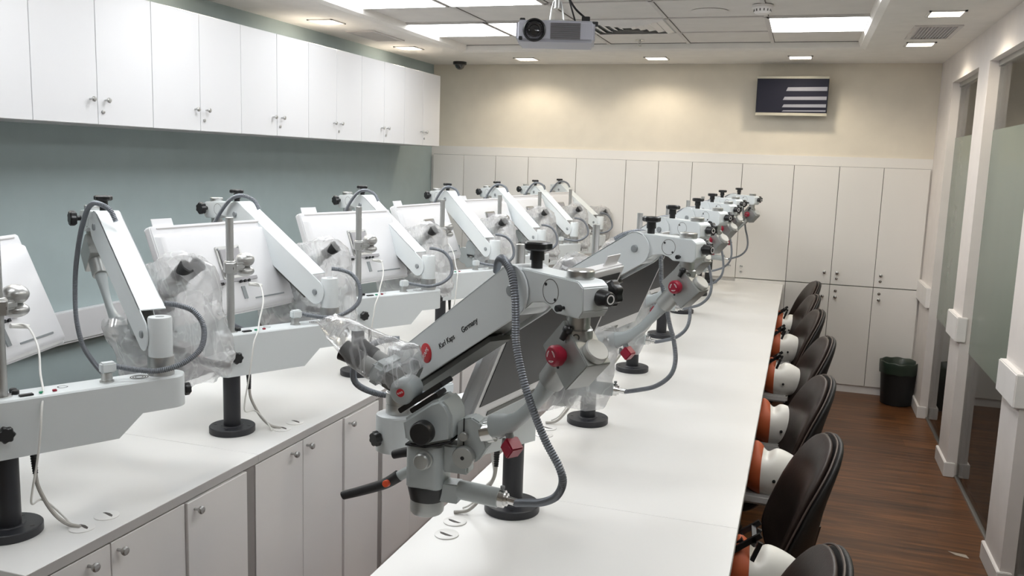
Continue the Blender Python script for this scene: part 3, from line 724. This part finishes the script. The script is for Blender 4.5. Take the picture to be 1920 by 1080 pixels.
    hpart('objective_ring', MB().rings([[V(hc+(a*sx), b*sx, z) for a, b in rrect(1, 1, k)] for z, sx, k in ((1.068, .036, .9), (1.072, .037, .9), (1.099, .0385, .6))]), 'black_plastic', hd, sharp=50)
    hpart('objective', MB().lathe(V(hc-.002, 0, 1.069), (0, 0, -1), [(.0345, 0), (.035, .020), (.034, .028), (.031, .032), (.026, .032), (.024, .026), (0, .024)], 32), 'satin', hd)
    hpart('focus_knob', MB().cyl(V(.010, .036, 1.226), V(.010, .056, 1.226), .0135, n=24).lathe(V(.010, .054, 1.226), (0, -1, 0), [(.021, 0), (.0235, .003), (.0235, .020), (.021, .024), (0, .025)], 36), 'black_plastic', hd)
    hpart('magnification_knob', MB().lathe(V(.004, .036, 1.162), (0, -1, 0), [(.019, 0), (.019, .008), (.0165, .009), (.0165, .020), (.014, .023), (0, .024)], 26), 'satin', hd)
    hpart('slide_plate', MB().box(V(-.012, 0, 1.2835), (.112, .06, .011), Matrix.Rotation(R(-36), 3, 'Y')).box(V(-.006, 0, 1.272), (.07, .05, .010), Matrix.Rotation(R(-36), 3, 'Y')), 'black_plastic', hd, bevel=.0015)
    # swing joint and brackets
    jp = [(.064, 1.240), (.072, 1.246), (.094, 1.253), (.112, 1.244), (.127, 1.195), (.110, 1.166), (.084, 1.153), (.064, 1.17)]
    jb = hpart('swing_joint', MB().prism([(a, Z(b)) for a, b in jp], (0, 0, 0), ux, uz_, uy, -.018, .020), 'device_grey', bevel=.003)
    hpart('joint_bracket', MB().span((.030, -.016, Z(1.132)), (.088, .022, Z(1.19))), 'device_grey', jb, bevel=.004)
    hpart('tension_knob', MB().lathe(V(.083, .016, 1.174), (0, -1, 0), [(.021, 0), (.022, .002), (.022, .018), (.021, .020), (0, .020)], 30), 'satin', jb)
    hpart('knob_screw', MB().lathe(V(.083, .036, 1.174), (0, -1, 0), [(.004, 0), (.004, .0006), (0, .0006)], 12), 'ink_black', jb)
    hpart('small_knob', MB().lathe(V(.080, .016, 1.214), (0, -1, 0), [(.0095, 0), (.0095, .010), (.0085, .011), (0, .011)], 22), 'satin', jb)
    hpart('joint_slot', MB().span((.078, -.0208, Z(1.19)), (.080, -.0178, Z(1.25))), 'ink_black', jb)
    hpart('swivel_neck', MB().cyl(V(.112, 0, 1.219), V(.135, 0, 1.226), .022, .0215, n=26), 'steel', jb)
    # lamp tube
    lt = hpart('lamp_tube', MB().cyl(V(.064, 0, 1.095), V(.150, 0, 1.089), .0195, n=28, ch=.001), 'device_grey')
    hpart('lamp_block', MB().span((.022, -.019, Z(1.070)), (.068, .019, Z(1.110))), 'device_grey', lt, bevel=.002)
    hpart('lamp_socket', MB().cyl(V(.150, 0, 1.089), V(.162, 0, 1.0882), .0175, n=26).cyl(V(.161, 0, 1.0882), V(.168, 0, 1.088), .013).cyl(V(.167, 0, 1.088), V(.190, 0, 1.0845), .0078), 'steel', lt)
    hpart('socket_screw', MB().cyl(V(.157, 0, 1.104), V(.157, 0, 1.114), .0028).cyl(V(.157, 0, 1.110), V(.157, 0, 1.115), .0045), 'bolt_grey', lt)
    # handles
    g1 = hpart('handle', MB().cyl(V(-.030, .012, 1.130), V(-.070, .020, 1.104), .0105, n=18), 'device_grey')
    hpart('grip', MB().tube([V(-.060, .018, 1.112), V(-.078, .022, 1.099), V(-.095, .026, 1.090), V(-.135, .026, 1.073), V(-.176, .026, 1.057), V(-.182, .026, 1.0545)], (.0125, .0085), 16, 6), 'black_soft', g1)
    hpart('release_button', MB().cyl(V(-.079, .030, 1.098), V(-.079, .042, 1.100), .0072, n=18, ch=.001), 'orange_button', g1)
    g2 = hpart('handle', MB().cyl(V(-.02, -.03, 1.155), V(-.05, -.036, 1.148), .0095, n=16), 'device_grey')
    hpart('grip', MB().tube([V(-.044, -.035, 1.150), V(-.075, -.040, 1.141), V(-.100, -.042, 1.132)], (.0115, .009), 14, 5), 'black_soft', g2)
    # binocular tube
    bn = hpart('binocular', MB().lathe(V(-.050, -.020, 1.292), (0, -1, 0), [(.024, 0), (.0265, .006), (.0265, .050), (.022, .056), (.012, .058), (0, .058)], 32), 'device_grey', sharp=50)
    hpart('joint_badge', MB().lathe(V(-.050, .0385, 1.292), (0, -1, 0), [(.0085, -.001), (.0085, .0006), (0, .0008)], 24), 'badge_red', bn)
    text_mesh('badge_print', 'KAPS', .0055, 'ink_white', bn, Matrix.Translation(V(-.050, .0396, 1.292)) @ Rx(PI/2) @ Rz(R(25)), 'CENTER')
    dv = Vector((-.905, 0, .425)); nv = Vector((.425, 0, .905))
    c0 = V(-.080, 0, 1.306)
    hpart('prism_link', MB().box(c0, (.036, .05, .034), Matrix((dv, Vector((0, 1, 0)), nv)).transposed()), 'rail_dark', bn, bevel=.004)
    hpart('prism_housing', MB().box(V(-.112, -.022, 1.3195), (.036, .098, .048), Matrix((dv, Vector((0, 1, 0)), nv)).transposed()), 'device_grey', bn, bevel=.010, bseg=3)
    for q in (.005, -.050):
        e0 = V(-.125, q, 1.3265)
        ey = hpart('eye_tube', MB().cyl(e0, e0+dv*.028, .0165, n=24), 'satin', bn)
        hpart('eyepiece', MB().lathe(e0+dv*.026, dv, [(.0175, 0), (.0185, .002), (.0185, .012), (.0175, .013), (.0185, .014), (.0195, .030), (.0215, .044), (.0225, .050), (.018, .051), (.015, .044), (0, .043)], 28), 'black_plastic', bn)
    return t

ARMN = ('spring_arm', 'coupling_arm', 'fork_joint', 'pivot_box', 'curved_arm', 'front_hose', 'mid_hose', 'back_hose')
HEADN = ('microscope_head', 'swing_joint', 'lamp_tube', 'handle', 'binocular')
def pose(t, b_rel, tilt=0., dz=0.):
    A = A_of(b_rel); nh = 0
    for ch in t.children:
        base = ch.name.split('.')[0]
        if base in ARMN: ch.matrix_basis = A
        elif base in HEADN: ch.matrix_basis = A @ headm(tilt, dz)

# ------------------------------------------------------------------ monitors on the poles
def make_monitor(label, group):
    t = thing('monitor', label, 'monitor', (0, 0, 0), 0, group)
    W, H = .56, .328
    RX = Rx(R(-22))
    pan = MB().prism(rrect(W/2, H/2, .008), (0, 0, 0), ux, uz_, (0, -1, 0), -.012, .014).build('monitor_back', 'monitor_white', t, RX, bevel=.004)
    mb = MB().rings([[(a*sx, -y, b*sz-.012) for a, b in rrect(1, 1, .06)] for y, sx, sz in ((.012, W/2-.006, H/2-.016), (.029, W/2-.016, H/2-.024), (.032, W/2-.022, H/2-.030))])
    mb.build('back_shell', 'monitor_white', pan, sharp=25)
    MB().box((0, -.0145, H/2-.010), (W-.05, .003, .003)).build('top_groove', 'edge_band', pan)
    MB().box((.14, -.0325, -.125), (.15, .002, .005)).build('speaker_slot', 'bolt_grey', pan)
    MB().box((.25, -.0145, -.128), (.005, .002, .005)).build('lock_slot', 'ink_black', pan)
    MB().box((.02, -.034, -.100), (.016, .004, .045)).build('cable_recess', 'bolt_grey', pan)
    MB().box((0, -.034, -.052), (.20, .008, .012)).build('port_ledge', 'monitor_grey', pan, bevel=.001)
    for k, x in enumerate((-.075, -.04, .015, .035, .055)):
        MB().box((x, -.037, -.060), (.016 if k < 2 else .009, .006, .009)).build('port', 'ink_black', pan)
    MB().box((-.145, -.0325, -.105), (.075, .001, .042)).build('rating_label', 'monitor_white', pan)
    mb = MB()
    for k in range(4): mb.box((-.155, -.0334, -.092-.008*k), (.045-.006*(k % 2), .0006, .0022))
    mb.box((-.114, -.0334, -.095), (.010, .0006, .010)).box((-.116, -.0334, -.114), (.008, .0006, .010))
    mb.build('label_print', 'bolt_grey', pan)
    MB().box((-.21, .0, H/2+.012), (.085, .003, .030)).build('film_tab', 'monitor_white', pan)
    vp = MB().prism(rrect(.058, .058, .006), (0, -.032, .012), ux, uz_, (0, -1, 0), 0, .006).build('mount_plate', 'brushed', pan, bevel=.001)
    MB().prism(rrect(.046, .046, .004), (0, -.038, .012), ux, uz_, (0, -1, 0), 0, .006).box((0, -.045, .012), (.035, .014, .06)).build('mount_block', 'monitor_grey', pan, bevel=.0015)
    for a in (-.048, .048):
        for b in (-.048, .048): MB().lathe((a, -.038, .012+b), (0, -1, 0), [(.004, 0), (.004, .002), (0, .0025)], 12).build('mount_screw', 'bolt_grey', pan)
    # screen side
    MB().prism(rrect(W/2-.002, H/2-.002, .006), (0, .0115, 0), ux, uz_, uy, 0, .004).build('bezel', 'monitor_white', pan, bevel=.001)
    MB().box((0, .0162, .012), (W-.036, .002, H-.062)).build('screen', 'screen_glass', pan)
    MB().box((.06, .0162, -H/2+.0125), (.30, .002, .011)).build('control_strip', 'rail_dark', pan)
    # clamp and ball joints (pole at x=-.145, y=-.158)
    px, py = -.145, -.158
    cl = MB().cyl((px, py, .012), (px, py, .052), .0205, n=24, ch=.003).box((px-.012, py-.016, .032), (.040, .028, .034), Matrix.Rotation(R(30), 3, 'Z')).build('pole_clamp', 'brushed', t, bevel=.006, bseg=3)
    MB().box((px+.028, py-.006, .030), (.050, .022, .024), Matrix.Rotation(R(-12), 3, 'Z')).build('clamp_arm', 'brushed', cl, bevel=.007, bseg=3)
    MB().box((px-.015, py-.0312, .032), (.022, .0012, .007), Matrix.Rotation(R(30), 3, 'Z')).build('maker_mark', 'gap_dark', cl)
    bj = MB().sphere((px+.068, py+.0, .049), .031, (1.05, 1, .78)).sphere((px+.068, py+.0, .012), .030, (1.05, 1, .60)).build('ball_joint', 'brushed', t)
    MB().tube([(px+.062, py+.004, .032), (px+.09, py+.045, .030), (px+.115, py+.075, .022), (-.005, -.068, .012)], .011, 12, 6).build('link_rod', 'brushed', bj)
    MB().sphere((px+.105, py+.066, .026), .019).build('link_ball', 'brushed', bj)
    # thin white lead down the pole
    MB().tube([(.04, -.075, -.05), (.06, -.10, -.056), (.02, -.15, -.10), (-.05, -.195, -.15), (-.10, -.230, -.18), (-.135, -.245, -.21), (-.152, -.250, -.26), (-.162, -.245, -.33), (-.165, -.232, -.40), (-.15, -.220, -.44), (-.10, -.215, -.45), (-.07, -.235, -.49), (-.08, -.27, -.5155)], .0026, 8, 8).build('monitor_lead', 'cable_white', t)
    MB().cyl((.035, -.072, -.052), (.075, -.095, -.060), .006, n=12).build('lead_plug', 'cable_white', t)
    return t

# ------------------------------------------------------------------ clear plastic covers
def crumple(bm, seed, amp):
    for v in bm.verts:
        p = v.co
        d = noise.noise_vector(p*11+Vector((seed, seed*2, 0)))*amp + noise.noise_vector(p*30+Vector((3, seed, 1)))*amp*.55
        r_ = abs(noise.noise(p*19+Vector((seed, 0, 5))))
        v.co = p+d+(p-Vector((p.x, 0, p.z))).normalized()*(r_*amp*.8)
    bmesh.ops.triangulate(bm, faces=bm.faces, quad_method='BEAUTY')
def bag_rings(spine, n=28, seed=0., amp=.006):
    rs = []
    for i, (c, e1_, r1_, e2_, r2_) in enumerate(spine):
        rs.append([Vector(c)+Vector(e1_)*r1_*math.cos(2*PI*(k+.5*(i % 2))/n)+Vector(e2_)*r2_*math.sin(2*PI*(k+.5*(i % 2))/n) for k in range(n)])
    return rs
def subspine(sp, k=5):
    out = []
    for i in range(len(sp)-1):
        a, b = sp[i], sp[i+1]
        for j in range(k):
            f = j/k; out.append((Vector(a[0]).lerp(Vector(b[0]), f), a[1], a[2]+(b[2]-a[2])*f, a[3], a[4]+(b[4]-a[4])*f))
    out.append(sp[-1]); return out
def V(x, q, z): return Vector((x, -q, Z(z)))
def bag_tight(label):
    d = Vector((-.905, 0, .425)); nn = Vector((.425, 0, .905)); q = (0, -1, 0)
    sp = [(V(-.034, .005, 1.312), nn, .026, q, .022), (V(-.042, .0, 1.316), nn, .044, q, .040), (V(-.060, -.010, 1.328), nn, .056, q, .058), (V(-.100, -.020, 1.340), nn, .050, q, .066), (V(-.145, -.022, 1.357), nn, .044, q, .062), (V(-.190, -.022, 1.378), nn, .036, q, .055), (V(-.222, -.018, 1.400), nn, .022, q, .050), (V(-.246, -.012, 1.420), nn, .004, q, .045)]
    mb = MB().rings(bag_rings(subspine(sp, 3), 30), caps=False); crumple(mb.bm, 1.3, .010)
    o = mb.build('plastic_cover', 'bag_clear', sharp=14)
    return tag(o, label, 'plastic bag', 'clear plastic covers on the microscopes')
def bag_loose(label):
    x, q = (1, 0, 0), (0, -1, 0)
    sp = [(V(-.15, -.01, 1.400), x, .05, q, .03), (V(-.13, -.01, 1.385), x, .085, q, .06), (V(-.125, 0, 1.34), x, .105, q, .072), (V(-.12, 0, 1.28), x, .115, q, .075), (V(-.10, 0, 1.20), x, .13, q, .078), (V(-.085, 0, 1.12), x, .135, q, .076), (V(-.085, 0, 1.06), x, .12, q, .068), (V(-.09, 0, 1.03), x, .10, q, .05)]
    mb = MB().rings(bag_rings(subspine(sp, 4), 34), caps=False); crumple(mb.bm, 4.1, .018)
    o = mb.build('plastic_cover', 'bag_cloudy', sharp=14)
    return tag(o, label, 'plastic bag', 'clear plastic covers on the microscopes')

def bag_joint(label):
    x, q = (1, 0, 0), (0, -1, 0)
    sp = [(V(.12, .0, 1.27), x, .035, q, .03), (V(.10, 0, 1.25), x, .062, q, .045), (V(.085, 0, 1.20), x, .075, q, .055), (V(.07, 0, 1.13), x, .085, q, .06), (V(.065, 0, 1.06), x, .08, q, .055), (V(.07, 0, 1.03), x, .06, q, .04)]
    mb = MB().rings(bag_rings(subspine(sp, 4), 30), caps=False); crumple(mb.bm, 7.7, .013)
    return tag(mb.build('plastic_cover', 'bag_cloudy', sharp=14), label, 'plastic bag', 'clear plastic covers on the microscopes')
GM = {'R': 'microscopes on the right worktop', 'L': 'microscopes on the left worktop'}
GN = {'R': 'monitors of the right row', 'L': 'monitors of the left row'}
proto = make_microscope('white dental microscope on the right worktop, nearest of all, lettering on its arm', GM['R'])
mon0 = make_monitor('monitor showing its dark screen behind the nearest arm, right worktop', GN['R'])
bagT = bag_tight('clear plastic bag tied over the eyepieces of the nearest microscope')
bagL = None
RB = [-35, -23, -35, -36, -39, -42, -33]
LB = [148, 165, 155, 145, 146, 144, 150]
desc = {'R': ['', 'second from the camera, wrapped in plastic', 'third from the camera', 'fourth from the camera', 'fifth from the camera', 'sixth from the camera', 'farthest, against the lockers'],
        'L': ['nearest, grey hose looped over its arm', 'second from the camera', 'third from the camera', 'fourth from the camera', 'fifth from the camera', 'sixth from the camera', 'farthest, in front of the lockers']}
mdesc = {'R': ['', 'black screen behind the second microscope', 'third from the camera', 'fourth from the camera', 'fifth from the camera', 'sixth from the camera', 'farthest, by the lockers'],
         'L': ['nearest, cut by the left edge', 'second from the camera, partly behind a plastic bag', 'third from the camera, mount plate clear to see', 'fourth from the camera, beside its own ball joint', 'fifth from the camera', 'sixth from the camera', 'farthest, by the lockers']}
def place(row, k):
    global bagL
    if row == 'R': x, y, a, b = RPX, RY[k], 242, RB[k]
    else: x, y, a, b = LPX, LY[k], 62, LB[k]
    if row == 'R' and k == 0:
        o, m = proto, mon0; o.location = (x, y, ZW); o.rotation_euler = (0, 0, R(a))
    else:
        o = dup(proto, (x, y, ZW), R(a), 'white dental microscope on the %s worktop, %s' % ({'R': 'right', 'L': 'left'}[row], desc[row][k]), GM[row])
        m = dup(mon0, (0, 0, 0), 0, ('white-backed monitor of the left row, ' if row == 'L' else 'dark-screened monitor of the right row, ') + mdesc[row][k], GN[row])
    keep = 'mid_hose' if row == 'R' else 'back_hose'
    for ch in [c for c in o.children if '_hose' in c.name and not c.name.startswith(('light', keep))]:
        if o is not proto: bpy.data.objects.remove(ch)
    tilt, dz = POSE.get((row, k), (0., 0.))
    pose(o, R(b-a), tilt, dz)
    ma = MYAW.get((row, k), 80)+(0 if row == 'L' else 180)
    # the monitor stands so that its clamp sits on the pole
    off = Rz(R(ma)) @ Vector((-.145, -.158, 0))
    m.location = (x-off.x, y-off.y, 1.348); m.rotation_euler = (0, 0, R(ma))
    BMW = T(x, y, ZW) @ Rz(R(a)) @ A_of(R(b-a)) @ headm(tilt, dz)
    if row == 'R' and k == 0: bagT.matrix_basis = BMW; return
    lb = 'clear crumpled plastic cover on the %s %s-row microscope' % ({'R': ['', 'second', 'third', 'fourth', 'fifth', 'sixth', 'farthest'], 'L': ['nearest', 'second', 'third', 'fourth', 'fifth', 'sixth', 'farthest']}[row][k], {'R': 'right', 'L': 'left'}[row])
    if bagL is None: bagL = bag_loose(lb); c = bagL
    else: c = bagL.copy(); C.objects.link(c); c['label'] = lb
    c.matrix_basis = BMW
    if (row == 'L' and k < 3) or (row == 'R' and k in (1, 2)):
        j = bag_joint('clear plastic bag hanging round the swing joint of the %s %s-row microscope' % (('nearest', 'second', 'third')[k], {'L': 'left', 'R': 'right'}[row])); j.matrix_basis = BMW
POSE = {('L', 0): (R(17), .0), ('L', 1): (R(12), 0.), ('L', 2): (R(14), 0.), ('L', 3): (R(12), 0.), ('L', 4): (R(15), 0.), ('L', 5): (R(12), 0.)}
MYAW = {('L', 0): 106, ('L', 1): 83, ('L', 2): 75, ('L', 3): 87}
for k in range(7): place('R', k)
for k in range(7): place('L', k)
for ch in [c for c in proto.children if c.name.startswith(('back_hose', 'mid_hose'))]: bpy.data.objects.remove(ch)
for o in bpy.data.objects:
    if o.name.startswith(('front_hose', 'mid_hose', 'back_hose')): o.name = 'light_hose'
#@@REST
# ------------------------------------------------------------------ chairs
def pillow(outline, th, curve, place, rings=9, front=True, back=True, pw=4.):
    """rounded upholstered pad: outline(angle) -> (x, z); place maps (x, y, z) to the chair"""
    n = 48; rs = []
    def ring(rho, s):
        r = []
        for k in range(n):
            x, z = outline(2*PI*k/n); x, z = x*rho, z*rho
            y = s*th/2*(max(0, 1-rho**pw))**.5+curve(x, z); r.append(place(x, y, z))
        return r
    for i in range(rings+1): rs.append(ring(max(.02, math.sin(PI/2*i/rings)), -1))
    for i in range(rings-1, -1, -1): rs.append(ring(max(.02, math.sin(PI/2*i/rings)), 1))
    return rs
def super_o(hx, hz, e, skew=0.):
    def f(a):
        c, s_ = math.cos(a), math.sin(a); x = hx*math.copysign(abs(c)**e, c); z = hz*math.copysign(abs(s_)**e, s_)
        return x*(1-skew*z/hz), z
    return f
def make_chair(label, group):
    # seat faces local -x (towards the bench), back on the +x side
    t = thing('chair', label, 'chair', (0, 0, 0), 0, group)
    rec = R(8)
    def bplace(x, y, z):   # x across, y thickness, z up in the back plane
        p = Vector((y, x, z)); p = Matrix.Rotation(rec, 3, 'Y') @ p
        return p+Vector((.20, 0, .655))
    curve = lambda x, z: -(x/.2)**2*(.026+.065*min(1, max(0, (.21-z)/.34))**1.2)+.50*max(0, z-.02)**2+0*z
    o = super_o(.200, .262, .74, .04)
    MB().rings(pillow(o, .05, lambda x, z: curve(x, z)-.012, bplace)).build('backrest', 'chair_leather', t, sharp=180)
    MB().rings(pillow(super_o(.206, .268, .74, .04), .05, lambda x, z: curve(x, z)+.018, bplace)).build('back_shell', 'chair_back_black', t, sharp=180)
    n = 64; pts = [bplace(*((lambda q: (q[0], curve(q[0], q[1])+.004, q[1]))(super_o(.204, .266, .74, .04)(2*PI*k/n)))) for k in range(n+1)]
    MB().tube(pts, .0032, 6, 1).build('piping', 'chair_piping', t)
    so = super_o(.215, .215, .6)
    sp = lambda x, y, z: Vector((z-.06, x, .445-y))
    MB().rings(pillow(so, .085, lambda x, z: 0, sp)).build('seat', 'chair_leather', t, sharp=180)
    MB().tube([(.02, 0, .40), (.13, 0, .395), (.19, 0, .42), (.215, 0, .52), (.235, 0, .62)], .016, 10, 6).build('back_bracket', 'black_plastic', t)
    MB().cyl((-.06, 0, .10), (-.06, 0, .40), .022).cyl((-.06, 0, .08), (-.06, 0, .24), .030).build('gas_column', 'black_plastic', t)
    for k in range(5):
        a = 2*PI*k/5+.3; e = Vector((-.06+.26*math.cos(a), .26*math.sin(a), 0))
        l = MB().tube([(-.06, 0, .105), (-.06+.14*math.cos(a), .14*math.sin(a), .09), (e.x, e.y, .066)], (.020, .012), 10, 4).build('leg', 'black_plastic', t)
        MB().cyl((e.x-.018*math.sin(a), e.y+.018*math.cos(a), .027), (e.x+.018*math.sin(a), e.y-.018*math.cos(a), .027), .027, n=18, ch=.004).build('castor', 'black_soft', l)
    return t
CY = [1.93, 2.83, 3.68, 4.60, 5.50, 6.18, 6.93]
CX = [-.125, -.11, -.105, -.075, -.105, -.12, -.105]
CR = [5, 7, 9, 8, 9, 8, 9]
cw = ['nearest, only its top showing', 'second from the camera, pale seam line', 'third from the camera', 'fourth from the camera', 'fifth from the camera', 'sixth from the camera', 'farthest, by the lockers']
ch0 = None
for k in range(7):
    lb = 'dark brown chair at the right worktop, ' + cw[k]
    if ch0 is None: ch0 = make_chair(lb, 'chairs along the right worktop'); c = ch0
    else: c = dup(ch0, (0, 0, 0), 0, lb, 'chairs along the right worktop')
    c.location = (CX[k], CY[k], 0); c.rotation_euler = (0, 0, R(CR[k]))
lw = ['seen in the gap under the second left monitor', 'seen behind the second left beam end', 'behind the third left microscope']
for k, y in enumerate((3.05, 3.95, 4.85)):
    dup(ch0, (-2.36, y, 0), R(180+10*(k-1)), 'dark chair beyond the left worktop, ' + lw[k], 'chairs behind the left worktop')

# ------------------------------------------------------------------ phantom heads clamped under the right worktop
def make_head(label, group):
    # lies on its back: crown towards +x, face up
    t = thing('training_head', label, 'mannequin head', (0, 0, 0), 0, group)
    def surf(n=44, m=40):
        rs = []
        for j in range(m+1):
            f = j/m; x = -.150+.285*f                      # chin to crown
            s_ = (x+.150)/.285
            w = .074*math.sin(PI*min(1, max(.02, s_))**.80)**.62 if 0 < s_ < 1 else .002
            up = .086*math.sin(PI*min(.999, max(.004, s_))**.92)**.55; dn = .100*math.sin(PI*min(.999, max(.004, s_))**1.15)**.6
            ring = []
            for k in range(n):
                a = 2*PI*k/n; y = w*math.cos(a); z = math.sin(a)*(up if math.sin(a) > 0 else dn)
                if z > 0:
                    cz = max(0, math.sin(a))
                    z -= .020*cz**2*math.exp(-((x+.012)/.020)**2)                 # notch at the bridge of the nose
                    z += .017*cz**10*math.exp(-((x+.058)/.022)**2)                # nose
                    z -= .010*math.exp(-((x+.014)/.016)**2)*math.exp(-((abs(y)-.032)/.014)**2)   # eye hollows
                ring.append(Vector((x, y, z)))
            rs.append(ring)
        return rs
    rs = surf(); cut = int(40*(.150-.032)/.285)
    MB().rings(rs[cut:]).build('skull', 'skull_white', t, sharp=70)
    cen = Vector((0, 0, 0))
    mask = [[p+Vector((0, p.y*.045, p.z*.045)) for p in r] for r in rs[:cut+2]]
    MB().rings(mask).build('face_mask', 'rubber_orange', t, sharp=70)
    for s in (-1, 1): MB().lathe((.02, s*.0715, -.02), (0, s, 0), [(.006, -.004), (.006, .002), (0, .003)], 12).build('side_screw', 'black_plastic', t)
    MB().span((-.10, -.055, -.125), (.045, .055, -.085)).build('cradle', 'edge_band', t, bevel=.01)
    MB().tube([(-.02, 0, -.11), (-.08, 0, -.16), (-.17, 0, -.16), (-.24, 0, -.09)], .016, 10, 6).build('mounting_arm', 'black_plastic', t)
    fr = MB()
    for s in (-1, 1):
        fr.box((-.055, s*.045, .088), (.13, .010, .014), Matrix.Rotation(R(-38), 3, 'Y')).box((-.02, s*.045, .06), (.012, .010, .10), Matrix.Rotation(R(20), 3, 'Y'))
    fr.box((-.10, 0, .060), (.012, .10, .012)).box((-.02, 0, .112), (.012, .10, .014)).box((-.06, 0, .088), (.03, .05, .01), Matrix.Rotation(R(-38), 3, 'Y'))
    fr.build('clamp_frame', 'black_plastic', t)
    for s in (-1, 0, 1): MB().cyl((-.125, s*.032, .078), (-.098, s*.032, .092), .008, n=12).build('thumb_screw', 'blue_clip', t)
    return t
HY = [2.36, 3.24, 3.88, 4.76, 5.62, 6.40]
hw_ = ['nearest, cut by the bottom edge', 'second from the camera', 'third from the camera', 'fourth from the camera, black clamp on it', 'fifth from the camera', 'sixth from the camera']
h0_ = None
for k in range(6):
    lb = 'orange masked mannequin head by the right worktop, ' + hw_[k]
    if h0_ is None: h0_ = make_head(lb, 'training heads under the right worktop'); h = h0_
    else: h = dup(h0_, (0, 0, 0), 0, lb, 'training heads under the right worktop')
    for ch in [c for c in h.children if c.name.startswith('clamp_frame') and k in (1, 2) or c.name.startswith('thumb_screw') and k > 2]: bpy.data.objects.remove(ch)
    h.location = (-.035, HY[k], .655); h.rotation_euler = (0, 0, R((4, -3, 5, -4, 3, -2)[k]))

# ------------------------------------------------------------------ bin and scrap on the floor
t = thing('waste_bin', 'round black waste bin with a dark green bag, back right corner', 'bin', (.80, 7.12, 0))
MB().lathe((0, 0, 0), uz_, [(.105, 0), (.112, .004), (.132, .315), (.136, .318), (.136, .326), (.130, .326), (.108, .012), (0, .010)], 40).build('bin_body', 'bin_black', t)
mb = MB(); rs = []
for r_, z_ in ((.1375, .245), (.139, .29), (.140, .326), (.136, .334), (.128, .330), (.118, .26), (.105, .12), (.02, .06)):
    rs.append([Vector((r_*math.cos(a)*(1+.012*math.sin(7*a+z_*40)), r_*math.sin(a)*(1+.012*math.sin(5*a+z_*25)), z_+(.003*math.sin(9*a) if z_ > .28 or z_ == .245 else 0))) for a in [2*PI*i/60 for i in range(60)]])
mb.rings(rs, caps=False).build('bin_liner', 'bin_bag', t, sharp=180)
tag(MB().prism([(0, 0), (.075, -.012), (.082, -.05), (.03, -.032)], (.775, 4.34, 0), ux, uy, uz_, .0005, .0025).build('film_scrap', 'paper_film'), 'torn scrap of clear film on the wood floor by the glass wall', 'scrap')
